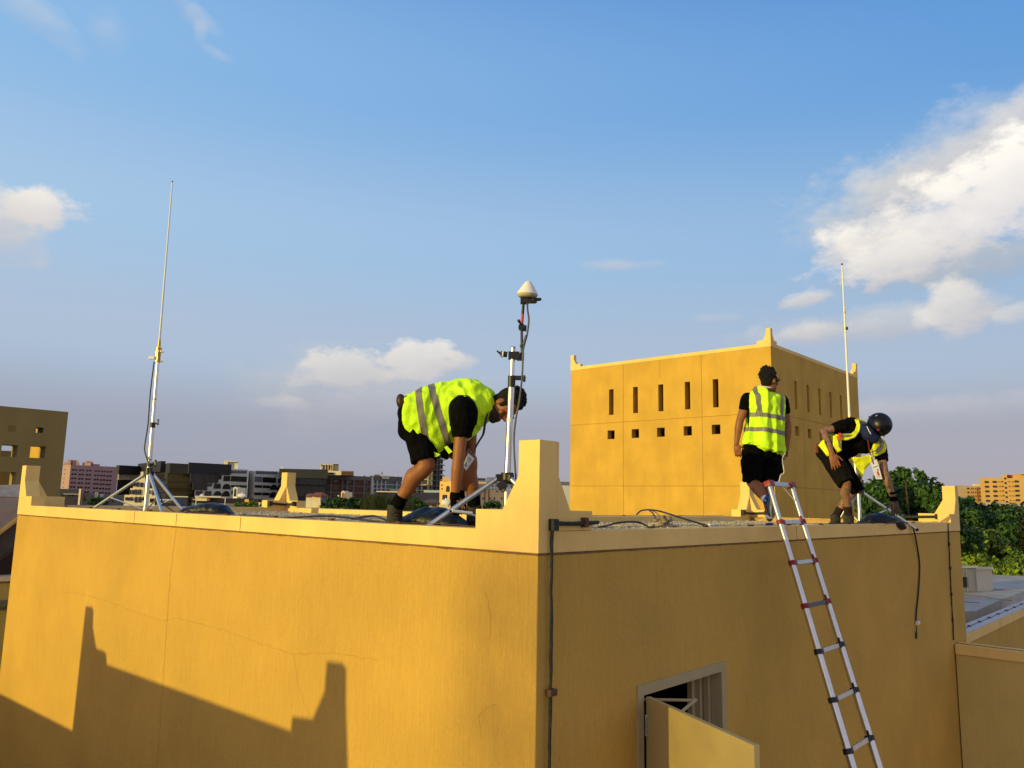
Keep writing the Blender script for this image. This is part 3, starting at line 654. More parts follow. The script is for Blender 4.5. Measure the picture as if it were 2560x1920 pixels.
def cabinet(u0, v0, u1, v1, Y, dep, name, label, m, door=True, lid=None):
    p = at(u0, v1, Y); q = at(u1, v1, Y + .5); tz = at(u0, v0, Y).z; zb = rz
    r = thing(name, (p.x, p.y, zb), label, 'cabinet'); dd = (q - p); dd.z = 0; nn = V((-dd.y, dd.x, 0)).normalized()
    k = MB(); P = V((p.x, p.y, zb)); Q = P + dd; k.prism([P, Q, Q + Z * (tz - zb), P + Z * (tz - zb)], nn * dep); build(k, 'cabinet_body', m, r)
    k = MB(); c = (P + Q) / 2 + nn * dep / 2 + Z * (tz - zb + .03); k.box(c, dd.length + .1, dep + .1, .06, ax=dd); build(k, 'lid', lid or m, r)
    if door:
        for f in (.3, .72):
            k = MB(); c = P + dd * f + Z * (tz - zb) * .5 - nn * .012; k.box(c, dd.length * .33, .02, (tz - zb) * .85, ax=dd); build(k, 'door', m, r, bevel=.004)
        k = MB(); k.box(P + dd * .4 + Z * (tz - zb) * .45 - nn * .03, .22, .03, .34, ax=dd); build(k, 'vent', DARKIN, r)
CABG = mat('grey_cabinet', (.30, .29, .25), .6, var=.08); CABC = mat('cream_cabinet', (.62, .56, .42), .6, var=.06)
cabinet(2385, 1421, 2442, 1458, 27, 1.6, 'service_cabinet', 'grey metal service cabinet with doors on the white roof, nearest the ochre building', CABG, True, CABC)
cabinet(2441, 1425, 2482, 1452, 28, 1.3, 'service_cabinet', 'sunlit cream service cabinet on the white roof, beside the grey cabinet', CABC, False)

# ================================================================== city
def prism_b(name, label, pts, vt, back, m, ref=0, cat='building', group=None, zb=GZ):
    """building from the visible front corners (u, Y); the top height is read at corner ref; back = depth"""
    P = []
    for u, Y in pts:
        if Y in ('R', 'L'):       # run along the compound's own street grid from the previous corner
            g = dr if Y == 'R' else -dl; q = onplane(u, 1230, P[-1], V((-g.y, g.x, 0)))
        else: q = at(u, 1230, Y)
        P.append(V((q.x, q.y, 0)))
    zt = at(pts[ref][0], vt, P[ref].y).z
    r = thing(name, (P[0].x, P[0].y, zb), label, cat, group)
    foot = P + [P[-1] + P[-1].normalized() * back, P[0] + P[0].normalized() * (back + P[-1].y - P[0].y)]
    k = MB(); k.prism([V((p.x, p.y, zb)) for p in foot], Z * (zt - zb)); build(k, 'wall', m, r)
    r['_'] = 0; del r['_']
    return r, P, zt
def fwin(r, P0, P1, u, v, wpx, hpx, m, name='window', arch=0, depth=.06, ptd=0):
    d = (P1 - P0).normalized(); n = V((d.y, -d.x, 0))
    if n.y > 0: n = -n
    c = onplane(u, v, P0 + n * .02, n); 
    Yd = c.y; w_ = wpx * Yd / F / max(.3, abs(d.x)); h_ = hpx * Yd / F
    k = MB(); b = c - Z * h_ / 2
    if arch:
        pts = [b - d * w_ / 2, b + d * w_ / 2]; rr = w_ / 2; hh = h_ - rr * (1.25 if arch == 2 else 1)
        for i in range(9):
            a = math.pi * i / 8; rz_ = math.sin(a) * rr
            if arch == 2: rz_ = (math.sin(a) ** .8) * rr * 1.25
            pts.append(b + d * (math.cos(a) * rr) + Z * (hh + rz_))
    else: pts = [b - d * w_ / 2, b + d * w_ / 2, b + d * w_ / 2 + Z * h_, b - d * w_ / 2 + Z * h_]
    k.prism(pts, n * depth); return build(k, name, m, r)
GLD = mat('dark_window_glass', (.020, .022, .028), .15, spec=.6, var=.3, scale=(1, 1, 1)); GLB = mat('black_cladding', (.014, .014, .018), .5, var=.2, scale=(1, 1, .3))
GLK = mat('bronze_glazing', (.050, .040, .028), .3, scale=(1.2, 1.2, .5), col2=(.014, .012, .011))
PINK = mat('pink_render', (.42, .26, .24), .9, var=.04); WHR = mat('white_render', (.66, .63, .54), .9, var=.05, scale=(.4, .4, .4)); CRM = mat('cream_render', (.72, .62, .44), .9, var=.05, scale=(.5, .5, .5))
GRY = mat('grey_block', (.17, .145, .115), .95, var=.12, scale=(.6, .6, .6)); BRK = mat('brown_brick', (.13, .055, .042), .95, var=.12, scale=(2, 2, 2)); CONC = mat('raw_concrete', (.16, .15, .13), .95, var=.1)
YEL = mat('yellow_render', (.72, .44, .14), .9, var=.05, scale=(.3, .3, .3)); TEAL = mat('teal_glass', (.07, .11, .13), .2, spec=.6, var=.3, scale=(.3, .3, .3)); RTILE = mat('red_tile', (.36, .10, .05), .8, var=.2)
BRN = mat('brown_roof', (.13, .075, .05), .9); BLUEG = mat('blue_grey_panel', (.12, .14, .17), .7); WPIP = mat('white_frame', (.6, .6, .58), .6)
def addbox(r, u0, u1, v0, v1, Y, dep, m, name, zb=None):
    p = at(u0, v1, Y); q = at(u1, v1, Y); tz = at(u0, v0, Y).z; b = p.z if zb is None else zb
    k = MB(); k.prism([V((p.x, p.y, b)), V((q.x, q.y, b)), V((q.x, q.y, tz)), V((p.x, p.y, tz))], V((p.x, p.y, 0)).normalized() * dep); return build(k, name, m, r)
# pink hotel
r, P, zt = prism_b('hotel_building', 'long pink hotel with six storeys of paired windows behind the left mast', [(151, 256), (170, 250), (290, 'R')], 1162, 24, PINK, 1)
for row in range(6):
    for c_, u in enumerate((186, 204, 222, 243, 258.5, 274)):
        v = 1174.5 + row * 11 + (u - 186) * .055 - row * .3; u2 = u - row * 1.1
        fwin(r, P[1], P[2], u2 - 3.6, v, 3.2, 3.6, GLD); fwin(r, P[1], P[2], u2 + 3.6, v, 3.2, 3.6, GLD); 
    if row < 5: fwin(r, P[0], P[1], 162.5 - row * 1.2, 1174 + row * 11, 3, 3.6, GLD)
for (u0, u1, v0, v1, y, dp) in ((158, 197, 1156, 1168, 262, 9), (168, 176, 1149, 1160, 258, 5), (176, 196, 1150, 1162, 259, 6), (205, 226, 1156, 1170, 260, 6), (219, 232, 1153, 1170, 262, 5), (216, 224, 1151, 1154, 263, 4), (231, 249, 1160, 1170, 262, 8)):
    addbox(r, u0, u1, v0, v1, y, dp, PINK, 'penthouse', zb=zt - .1)
# black glass building
r, P, zt = prism_b('glass_office_building', 'wide black glass office with overhanging top band behind the left tripod', [(291, 222), (352, 228), (415, 205), (561, 'R')], 1159, 30, GLK, 2)
d1 = (P[3] - P[2]).normalized()
def band(P0, P1, u0, u1, v0, v1, m, name, depth):
    n = (P1 - P0).normalized(); n = V((n.y, -n.x, 0)); n = n if n.y < 0 else -n
    a = onplane(u0, v0, P0, n); b = onplane(u1, v0, P0, n); z1 = a.z; z0 = onplane(u0, v1, P0, n).z
    k = MB(); k.prism([V((a.x, a.y, z0)), V((b.x, b.y, z0)), V((b.x, b.y, z1)), V((a.x, a.y, z1))], n * depth); return build(k, name, m, r)
band(P[2], P[3], 416, 560, 1158, 1183, GLB, 'top_band', 2.2); band(P[0], P[1], 291, 348, 1163, 1184, GLB, 'top_band', 1.5); band(P[1], P[2], 356, 414, 1160, 1184, GLB, 'top_band', 1.2)
for i in range(5): band(P[2], P[3], 416, 536 - max(0, i - 1) * 18, 1202.5 + i * 13.5, 1206 + i * 13.5, GLB, 'floor_band', .8)
for i in range(5): band(P[0], P[1], 292, 350, 1201 + i * 13, 1203 + i * 13, GLB, 'floor_band', .5)
for i in range(4): band(P[1], P[2], 354, 414, 1201 + i * 14, 1203 + i * 14, GLB, 'floor_band', .5)
for i in range(20):
    u = 296 + i * 2.8; fwin(r, P[0], P[1], u, 1193, .7, 13, CRM, 'mullion', depth=.2)
for i in range(16):
    u = 358 + i * 3.4; fwin(r, P[1], P[2], u, 1192, .6, 13, BRN, 'mullion', depth=.2)
for i in range(24):
    u = 422 + i * 4.6; fwin(r, P[2], P[3], u, 1224, .6, 13, BRN, 'mullion', depth=.2)
# white arcade building in front of/behind it
r, P, zt = prism_b('arcade_building', 'pale building with arched windows and a box stair tower between the two black glass blocks', [(487, 196), (617, 'R')], 1174, 14, WHR, 1)
zt0 = at(617, 1174, 204).z
# cut the stepped left part: a darker stepped glazing stands in front
for (u0, u1, v0, v1) in ((487, 536, 1160, 1206), (487, 512, 1206, 1225)): fwin(r, P[0], P[1], (u0 + u1) / 2, (v0 + v1) / 2, u1 - u0, v1 - v0, GLK, 'stepped_glazing', depth=.25)
fwin(r, P[0], P[1], 524, 1172, 74, 26, GLB, 'dark_band', depth=.5)
def two(u, v, wd, h, g, a=1): fwin(r, P[0], P[1], u - g, v, wd, h, GLD, arch=a); fwin(r, P[0], P[1], u + g, v, wd, h, GLD, arch=a)
two(545, 1193, 6, 11, 4.4, 0); two(567, 1196, 6.4, 13.5, 4, 1); fwin(r, P[0], P[1], 587, 1197, 14, 13, GLD); fwin(r, P[0], P[1], 607, 1198, 14, 13, GLD)
two(521.5, 1212, 6, 8, 4.4, 0); two(543, 1215, 6.4, 13, 4.3, 1); fwin(r, P[0], P[1], 566.5, 1216, 14.5, 13, GLD, arch=1); fwin(r, P[0], P[1], 587, 1215.5, 14, 5.5, GLD); fwin(r, P[0], P[1], 607, 1216, 14, 5.5, GLD)
two(498, 1232, 6, 11, 4.4, 1); two(520, 1233, 6.4, 12, 4.2, 1); fwin(r, P[0], P[1], 544, 1233, 15, 11, GLD, arch=1); fwin(r, P[0], P[1], 565, 1234, 14, 13, GLD, arch=1); fwin(r, P[0], P[1], 584, 1231, 8, 8, GLD)
for i in range(7): fwin(r, P[0], P[1], 564 + i * 8.1, 1179 + i * .15, 6, 7.6, BLUEG, 'parapet_niche', arch=1)
addbox(r, 559, 568, 1152, 1176, 206, 8, CRM, 'stair_tower'); addbox(r, 566, 594, 1153, 1176, 207, 8, WHR, 'stair_tower'); addbox(r, 559, 594, 1152, 1154, 205.6, 9, CRM, 'stair_tower_cap')
addbox(r, 505, 550, 1163, 1170, 212, 6, CRM, 'penthouse')
r, P, zt = prism_b('arcade_building', 'pale arched wing with a curved corner immediately left of the small far pinnacle', [(618, 212), (634, 208), (772, 'R')], 1176, 14, WHR, 1)
P = P[1:]
fwin(r, P[0], P[1], 646, 1198, 13.5, 13, BLUEG); fwin(r, P[0], P[1], 665.5, 1199.5, 13.5, 13, GLD); two(682, 1200, 6, 13.5, 3.8, 1); two(702, 1202, 5, 10, 4, 0)
fwin(r, P[0], P[1], 646, 1216, 13.5, 6.5, GLD); fwin(r, P[0], P[1], 666, 1217, 13.5, 6.5, GLD); fwin(r, P[0], P[1], 684.5, 1218, 14, 13, GLD, arch=1); two(702, 1219, 6, 13, 4, 1)
fwin(r, P[0], P[1], 644.5, 1234.5, 13.5, 6.5, GLD); fwin(r, P[0], P[1], 664.5, 1235, 13.5, 6.5, GLD); fwin(r, P[0], P[1], 683, 1237, 14, 14, GLD, arch=1); fwin(r, P[0], P[1], 703, 1238, 14, 14, GLD, arch=1)
for i in range(7): fwin(r, P[0], P[1], 643 + i * 7.8, 1181 + i * .15, 6, 7.6, BLUEG, 'parapet_niche', arch=1)
# stepped cream facade
r, P, zt = prism_b('stepped_gable_house', 'cream stepped house with pointed arched windows seen through the left tripod', [(312, 165), (389, 165)], 1237, 8, CRM, 0)
for (u0, u1, v0) in ((324, 380, 1220), (330.5, 363, 1203), (342, 360, 1195), (344.5, 358, 1187), (346.5, 355, 1179)): addbox(r, u0, u1, v0, 1240, 164.88 + (u1 - u0) * .0012, 1.2, CRM, 'stepped_gable')
for u in (340.5, 350): fwin(r, P[0], P[1], u, 1249 + 0, 6, 14, GLD, arch=2, depth=.15); fwin(r, P[0], P[1], u, 1230, 6, 13, GLD, arch=2, depth=.35)
for (u, v, ww, hh) in ((328, 1247, 7, 9), (360, 1247, 7, 9), (316.5, 1247, 3, 8), (319.5, 1247, 3, 8), (378, 1251, 2.6, 10), (381.5, 1251, 2.6, 10), (384.5, 1251, 2.6, 10), (334, 1230, 3.4, 11), (326.5, 1230, 2.4, 11), (374, 1230, 3.4, 9),
                       (335, 1211, 2, 9), (338.5, 1211, 2, 9), (343.5, 1211, 2, 11.5), (346.5, 1211, 2, 11.5), (353.5, 1212, 2.2, 11), (357, 1212, 2.2, 11), (350, 1191, 2, 6), (355, 1191, 1.6, 6)):
    fwin(r, P[0], P[1], u, v, ww, hh, GLD, arch=1, depth=.4)
# second black building
r, P, zt = prism_b('dark_office_building', 'black box office building rising behind the small far pinnacle', [(697, 195), (818, 'R')], 1171.5, 16, GLB, 0)
def band2(u0, u1, v0, v1, m, name, depth): return band(P[0], P[1], u0, u1, v0, v1, m, name, depth)
band2(712, 814, 1195, 1210, GLK, 'window_band', .4); band2(716, 810, 1214, 1240, GLK, 'window_band', .4); addbox(r, 702, 707, 1166, 1173, 198, 2, CRM, 'vent', )
addbox(r, 697, 819, 1171.5, 1194, 194.5, 2, GLB, 'top_band')
# brick shell under construction
r, P, zt = prism_b('brick_shell_building', 'unfinished brick building with exposed grey concrete frame in the middle distance', [(811, 206), (926, 'R')], 1187, 14, BRK, 0)
band2 = lambda u0, u1, v0, v1, m, name, dp: band(P[0], P[1], u0, u1, v0, v1, m, name, dp)
band2(811, 926, 1186.5, 1197, CONC, 'roof_beam', .35)
for i in range(4): band2(811, 926, 1212 + i * 17, 1215 + i * 17, CONC, 'floor_beam', .3)
for u in (811.5, 825, 853.5, 865, 881.5, 908, 924): fwin(r, P[0], P[1], u, 1236, 3, 92, CONC, 'column', depth=.32)
for i in range(3):
    for u in (839, 873.5, 916): fwin(r, P[0], P[1], u - i * .8, 1203 + i * 17 + (u - 839) * .03, 8, 4.4, GLD, 'window_opening', depth=.05)
addbox(r, 853, 884, 1178, 1188, 203, 8, BRK, 'stair_block'); addbox(r, 853, 884, 1177, 1180, 202.8, 8, CONC, 'stair_block_beam')
addbox(r, 817, 854, 1177, 1187, 203, 8, CRM, 'penthouse'); addbox(r, 817, 834, 1181, 1186, 202.7, 1, GLD, 'opening')
for (u0, u1, v0, v1) in ((800, 846, 1160, 1162), (800, 834, 1174.5, 1177), (831, 846, 1160, 1177)): addbox(r, u0, u1, v0, v1, 212, 7, CRM if v1 != 1177 or u0 == 800 else CONC, 'roof_frame')
for u in (800, 812, 819, 826, 831): addbox(r, u, u + 1.4, 1160, 1177, 211.8, .4, CRM, 'roof_post')
addbox(r, 806, 831, 1162, 1175, 217, 1, BRK, 'roof_infill')
# teal glass / concrete
r, P, zt = prism_b('concrete_frame_building', 'grey block with teal glazing and a thin concrete grid left of the bending worker', [(925, 255), (1003, 'R')], 1189, 20, TEAL, 0)
band(P[0], P[1], 932, 1003, 1189, 1200, GRY, 'top_band', .6); band(P[0], P[1], 952, 969, 1189, 1197, CRM, 'cream_panel', .9)
for i in range(4): fwin(r, P[0], P[1], 963, 1201 + i * 10.5, 74, 1.4, WPIP, 'floor_slab', depth=.4)
for u in (927, 931.5, 941, 951.5, 962, 990): fwin(r, P[0], P[1], u, 1213, 1.5 if u > 930 else 5, 46, WPIP if u > 930 else CRM, 'column', depth=.45)
addbox(r, 936, 950, 1186, 1190, 262, 6, CONC, 'penthouse')
r = thing('lattice_mast', at(955, 1262, 330), 'tiny lattice mast on the skyline left of the bending worker', 'mast')
k = MB(); b0 = at(955, 1215, 330); k.tube([b0, at(955, 1177, 330)], [.28, .06], 5)
for v in (1190, 1184, 1181): p = at(955, v, 330); k.box(p, 1.0, .15, .15)
for s in (-1, 1): k.tube([b0 + V((s * .9, 0, 0)), at(955, 1182, 330)], .08, 4)
build(k, 'lattice', CONC, r)
# concrete skeleton tower
SKY1 = mat('slab_edge', (.30, .29, .28), .9)
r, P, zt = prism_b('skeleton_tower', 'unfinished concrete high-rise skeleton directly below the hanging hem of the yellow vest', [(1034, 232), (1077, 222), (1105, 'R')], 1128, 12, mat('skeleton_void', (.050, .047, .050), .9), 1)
CRMD = mat('sunlit_concrete', (.50, .42, .30), .9)  # same concrete as the frame, sunlight put into its paler colour
for i in range(8): fwin(r, P[1], P[2], 1091, 1136 + i * 13.2, 31, 1.8, CONC, 'floor_slab', depth=.8)
for u in (1079, 1090, 1096.5): fwin(r, P[1], P[2], u, 1180, 1.8, 105, CONC, 'column', depth=.6)
for i in range(8): fwin(r, P[1], P[2], 1100, 1147 + i * 13.2, 5.5, 2.6, WPIP, 'daylight_panel', depth=.85)  # solid pale panels stand in for daylight through the open floors
for i in range(6): fwin(r, P[0], P[1], 1056, 1172 + i * 13.5, 40, 2.0, CRMD, 'floor_slab', depth=.6)
for u in (1036, 1047, 1058, 1074): fwin(r, P[0], P[1], u, 1190, 2.2, 110, CRMD, 'column', depth=.5)
# long grey wall
r, P, zt = prism_b('warehouse', 'long windowless dark grey warehouse beyond the worker legs', [(941, 150), (1101, 'R')], 1229, 12, GRY, 0)
addbox(r, 1059, 1101, 1225, 1231, 152.6, 3, mat('pale_blue_sheet', (.42, .52, .52), .6), 'sheet_roof'); addbox(r, 975, 1010, 1222, 1229, 156, 4, BLUEG, 'roof_plant'); addbox(r, 941, 1003, 1227.5, 1230, 149.7, 2, CRM, 'coping')
# sunlit houses behind the bending worker
r, P, zt = prism_b('sunlit_house', 'sunlit cream house with a tall arched window just left of the gloved hand', [(1099, 132), (1165, 128)], 1203, 12, YEL, 0)
addbox(r, 1106, 1124, 1193, 1206, 133, 6, YEL, 'penthouse'); addbox(r, 1108, 1122, 1199, 1204, 126.5, 1, YEL, 'gable')
for (u, v, ww, hh, a) in ((1120, 1222, 9, 15, 1), (1105, 1213, 3, 3.5, 0), (1105, 1222, 3, 3.5, 0), (1136, 1218, 2.5, 4, 0), (1150, 1218, 2.5, 4, 0), (1155, 1245, 2.5, 5, 0), (1112, 1243, 12, 12, 0)): fwin(r, P[0], P[1], u, v, ww, hh, GLD, arch=a)
r, P, zt = prism_b('sunlit_house', 'wide sunlit cream house with small windows between the worker legs and corner pinnacle', [(1160, 120), (1300, 126)], 1222, 10, mat('peach_render', (.78, .54, .26), .9, var=.04), 0)
for u in (1155, 1180, 1208, 1225, 1236, 1254, 1262): fwin(r, P[0], P[1], u, 1246, 2.6, 5, GLD)
for u in (1199, 1205, 1243, 1256): fwin(r, P[0], P[1], u, 1228.5, 3.6, 3.4, BRK)
for u in (1171, 1200, 1212, 1222): fwin(r, P[0], P[1], u, 1240, 1, 34, BRK, 'drain_pipe', depth=.1)
for (u0, u1, v0, v1, m_, nm) in ((1196, 1222, 1209, 1220, BLUEG, 'roof_screen'), (1190, 1216, 1205, 1222, YEL, 'penthouse')): addbox(r, u0, u1, v0, v1, 121 if m_ is BLUEG else 124, 3, m_, nm)
r, P, zt = prism_b('far_flats', 'pale far-off flats with stacked rooftop rooms left of the silver pole', [(1186, 240), (1262, 244)], 1201, 14, WHR, 0)
for (u0, u1, v0) in ((1190, 1214, 1195), (1216, 1236, 1193), (1230, 1263, 1196)): addbox(r, u0, u1, v0, 1202, 243, 8, CRM if u0 == 1216 else GRY, 'penthouse')
for i in range(9):
    for j in range(3): fwin(r, P[0], P[1], 1192 + i * 8, 1207 + j * 8, 3.4, 3, GLD)
# sliver beside the tower
r, P, zt = prism_b('far_flats', 'white far building glimpsed between the corner pinnacle and the tall ochre block', [(1396, 190), (1440, 190)], 1213, 10, mat('cold_white_render', (.55, .56, .56), .8), 0)
addbox(r, 1398, 1424, 1204, 1212, 192, 5, BLUEG, 'roof_railing')
# low foreground roofs, left of the frame
lows = [((150, 205), 1222, 112, GRY, 'grey concrete house behind the left corner pinnacle'), ((207, 232), 1232, 104, GRY, 'low grey house with a brown door right of the left pinnacle'), ((232, 312), 1236, 118, mat('taupe_render', (.22, .19, .17), .9), 'taupe flat roofed house beside the left tripod leg'),
        ((392, 470), 1246, 120, BLUEG, 'blue grey shed behind the right tripod leg')]
for (us, vt, Y, m_, lab) in lows:
    r, P, zt = prism_b('low_house', lab, [(us[0], Y), (us[1], 'R')], vt, 8, m_, 0)
    n_ = 4 if us[1] - us[0] > 40 else 2
    for i in range(n_): fwin(r, P[0], P[1], us[0] + (us[1] - us[0]) * (i + .6) / (n_ + .2), vt + 17, 2.4, 4.2, GLD)
    if us[0] == 150:
        for i in range(4): fwin(r, P[0], P[1], 173 + i * 4.2, 1238, 2, 3.5, GLD)
        addbox(r, 158, 196, 1233.5, 1236, Y - .6, 1, SKY1, 'balcony_slab'); addbox(r, 194, 199, 1222, 1262, Y - 1, 2, CRM, 'chimney')
    if us[0] == 207: fwin(r, P[0], P[1], 209, 1245, 4, 14, BRK, 'door')
    if us[0] == 232: addbox(r, 236, 245, 1230, 1243, Y - 2, 2, CRM, 'roof_room'); addbox(r, 218, 232, 1232, 1238, Y - 2, 2, WHR, 'roof_unit'); addbox(r, 250, 258, 1235, 1242, Y - 2, 1, WPIP, 'roof_frame')
    if us[0] == 392: addbox(r, 425, 470, 1240, 1242.5, Y - 6, 8, WPIP, 'sheet_canopy'); addbox(r, 400, 430, 1248, 1251, Y - 5, 5, WPIP, 'sheet_canopy'); addbox(r, 412, 428, 1251, 1262, Y - 5, 2, BRN, 'window_shade')
for (u0, u1, v0, Y, lab) in ((236, 262, 1247, 150, 'tiny white house seen below the pink hotel, under the tripod leg'), (296, 311, 1252, 140, 'small white cube of a house left of the cream stepped house'), (395, 418, 1252, 170, 'small cream house right of the cream stepped house'), (664, 694, 1251, 130, 'cream house with small windows between the louvred house and the far pinnacle')):
    r, P, zt = prism_b('low_house', lab, [(u0, Y), (u0 + 6, Y - 2), (u1, 'R')], v0, 6, CRM if u0 > 390 else WHR, 1)
    for i in range(2): fwin(r, P[1], P[2], u0 + 11 + i * 5, v0 + 6, 2, 3, GLD)
    addbox(r, u0 + 3, u0 + 9, v0 - 3, v0 + .5, Y + 1, 2, WHR, 'roof_room')
r, P, zt = prism_b('long_brown_shed', 'long brown roofed shed with a sunlit cream end above the dark sandbag', [(480, 88), (612, 'R')], 1244, 10, BRN, 0)
addbox(r, 488, 517, 1242, 1252, 87, 3, CRM, 'cream_end'); addbox(r, 517, 524, 1243, 1252, 87, 3, RTILE, 'orange_end'); addbox(r, 478, 605, 1257, 1275, 86, 2, BLUEG, 'lower_wall'); addbox(r, 488, 553, 1240, 1242.6, 86.5, 4, WHR, 'roof_edge')
r, P, zt = prism_b('low_house', 'brown louvred house with a mustard end and blue roof near the small far pinnacle', [(607, 82), (660, 'R')], 1247, 6, BRN, 0)
addbox(r, 611, 621, 1248, 1262, 81, 3, YEL, 'mustard_end'); addbox(r, 609, 633, 1243.5, 1246.5, 81, 3, NAVY, 'blue_roof'); addbox(r, 655, 690, 1247, 1262, 83, 3, GRY, 'grey_end')
addbox(r, 628, 672, 1256, 1268, 79, 2, CRM, 'cream_wall')
r, P, zt = prism_b('low_house', 'small cream roof room with a steep red tile roof right of the small far pinnacle', [(781, 70), (802, 70), (820, 72)], 1238, 4, CRM, 0)
a, b, c_ = at(779, 1238.5, 69.6), at(803, 1238.5, 69.6), at(810, 1231, 71); k = MB(); k.prism([a, b, c_ - V((.1, 0, 0)), at(788, 1231, 71)], V((0, .15, -.12))); k.prism([b, at(822, 1240, 71.6), c_], V((0, .2, -.1))); build(k, 'tiled_roof', RTILE, r)
fwin(r, P[1], P[2], 810, 1247, 12, 14, BLUEG, 'opening'); addbox(r, 790, 834, 1256, 1266, 68, 3, CRM, 'low_wall')
r, P, zt = prism_b('low_house', 'tiny red roofed hut touching the right flank of the small far pinnacle', [(766, 76), (782, 76)], 1241, 4, WHR, 0)
k = MB(); k.prism([at(764, 1241, 75), at(776, 1241, 75), at(783, 1234, 77), at(768, 1234, 77)], V((0, .15, -.1))); build(k, 'tiled_roof', RTILE, r)
def hood(u0, u1, v0, v1, Y, lab, m1, m2):
    r, P, zt = prism_b('stair_hood', lab, [(u0, Y), (u0 + (u1 - u0) * .33, Y * .995), (u1, Y)], v0 + 3, 3, m1, 0, cat='stair hood')
    fwin(r, P[0], P[1], u0 + (u1 - u0) * .17, (v0 + v1) / 2 + 1, (u1 - u0) * .24, (v1 - v0) * .75, m2, 'arched_opening', arch=2, depth=.05)
    a = at(u0, v0 + 3.2, Y); k = MB(); k.prism([at(u0 - .3, v0 + 3.2, Y - .1), at(u0 + (u1 - u0) * .33 + .2, v0 + 3.2, Y * .994), at(u0 + (u1 - u0) * .17, v0 - .2, Y - .1)], V((0, 2, 0))); build(k, 'gable', m1, r)
hood(853, 881, 1227, 1252, 66, 'cream arched stair hood above green bushes in the middle distance', CRM, RTILE)
hood(583, 613, 1217, 1243, 120, 'grey arched stair hood before the arcade building, beside the round white tank', WHR, GLD)
def watertank(u, v, Y, ln, rad, lab):
    p = at(u, v, Y); r = thing('water_tank', (p.x, p.y, p.z - rad), lab, 'water tank', 'white rooftop water tanks')
    k = MB(); k.tube([p - V((ln / 2, 0, 0)), p - V((ln / 2 - .15, 0, 0)), p + V((ln / 2 - .15, 0, 0)), p + V((ln / 2, 0, 0))], [rad * .75, rad, rad, rad * .75], 14); build(k, 'tank_barrel', WHITEP, r, smooth=True)
    for s in (-1, 1): k = MB(); k.box(p + V((s * ln * .3, 0, -rad)), .12, rad * 1.6, .3); build(k, 'cradle', CONC, r)
    k = MB(); k.tube([p + Z * rad * .9, p + Z * (rad + .15)], rad * .35, 10); build(k, 'lid', WHITEP, r)
watertank(604.5, 1239.5, 110, 1.05, .3, 'round white water tank under the arched grey stair hood'); watertank(846, 1248.5, 64, .5, .19, 'small white tank left of the cream arched stair hood')
watertank(1115, 1257, 84, .9, .33, 'white ribbed tank left of the gloved hand'); watertank(505, 1238.5, 100, .5, .12, 'tiny white tank on the long brown shed roof')
r, P, zt = prism_b('low_house', 'low house with brown hipped roof behind the bending worker shin', [(1062, 86), (1098, 86)], 1256, 6, CRM, 0)
k = MB(); k.prism([at(1050, 1257, 85), at(1100, 1257, 85), at(1090, 1248, 88), at(1072, 1248, 88)], V((0, .3, -.2))); build(k, 'hipped_roof', BRN, r); fwin(r, P[0], P[1], 1086, 1264, 10, 10, GRY, 'garage_door')
r, P, zt = prism_b('low_house', 'cream block carrying the white ribbed tank near the gloved hand', [(1103, 83), (1122, 83)], 1262, 4, CRM, 0)
for (u, v0, v1, Y) in ((490.5, 1250, 1262, 80), (563.5, 1246, 1268, 78)):
    p = at(u, v1, Y); t = at(u, v0, Y); r = thing('street_lamp', (p.x, p.y, GZ), 'thin white lamp post standing ' + ('at the left end' if u < 500 else 'in front of the middle') + ' of the long brown shed', 'street lamp', 'lamp posts by the brown shed')
    k = MB(); k.tube([V((p.x, p.y, GZ)), t], .05, 6); build(k, 'pole', WPIP, r); k = MB(); k.box(t + V((-.12, 0, .05)), .4, .12, .06); build(k, 'lamp_head', WPIP, r)
# right-hand flats
r, P, zt = prism_b('yellow_flats', 'sunlit yellow apartment block with rows of dark windows at the right edge', [(2452, 165), (2640, 165)], 1194, 20, YEL, 0)
for row in range(6):
    dv = row * 11.7; du = row * .9
    for u in (2466, 2486, 2541): fwin(r, P[0], P[1], u + du, 1205 + dv + (u - 2466) * -.02, 9.5, 4.8, GLD, depth=.1)
    fwin(r, P[0], P[1], 2512.5 + du, 1196 + dv, 4, 4.8, GLD, depth=.1)
    for u in (2506, 2522): fwin(r, P[0], P[1], u + du, 1204 + dv, 2.2, 3.4, RTILE, 'vent', depth=.08)
    for u in (2498, 2530): fwin(r, P[0], P[1], u + du, 1203.5 + dv, 8, 2.2, mat('yellow_panel', (.62, .32, .07)), 'balcony_panel', depth=.3)
addbox(r, 2506, 2518, 1186, 1196, 166, 5, YEL, 'stair_block'); addbox(r, 2517, 2533, 1187, 1196, 167, 5, RTILE, 'roof_room'); addbox(r, 2532, 2640, 1185, 1196, 166, 10, YEL, 'roof_room'); addbox(r, 2550, 2640, 1182.5, 1185.2, 165, 6, WPIP, 'roof_canopy')
r, P, zt = prism_b('cream_flats', 'paler cream flats immediately left of the yellow apartment block', [(2388, 178), (2457, 182)], 1213, 16, CRM, 0)
addbox(r, 2431, 2458, 1209.5, 1216, 183, 6, CRM, 'roof_room')
for row in range(4):
    dv = row * 9.4
    for u, ww in ((2420, 5.5), (2428.5, 2.6), (2433, 1.8), (2438.5, 1.8), (2447.5, 1.6), (2450, 1.6), (2453.5, 1.8)): fwin(r, P[0], P[1], u + row * .5, 1221.5 + dv, ww, 4, GLD if ww > 5 else BRK, depth=.06)
fwin(r, P[0], P[1], 2444, 1237, 2, 36, BRN, 'drain_pipe', depth=.1)
r, P, zt = prism_b('low_house', 'shaded cream house at the foot of the cream flats', [(2388, 130), (2420, 132)], 1242, 8, WHR, 0)
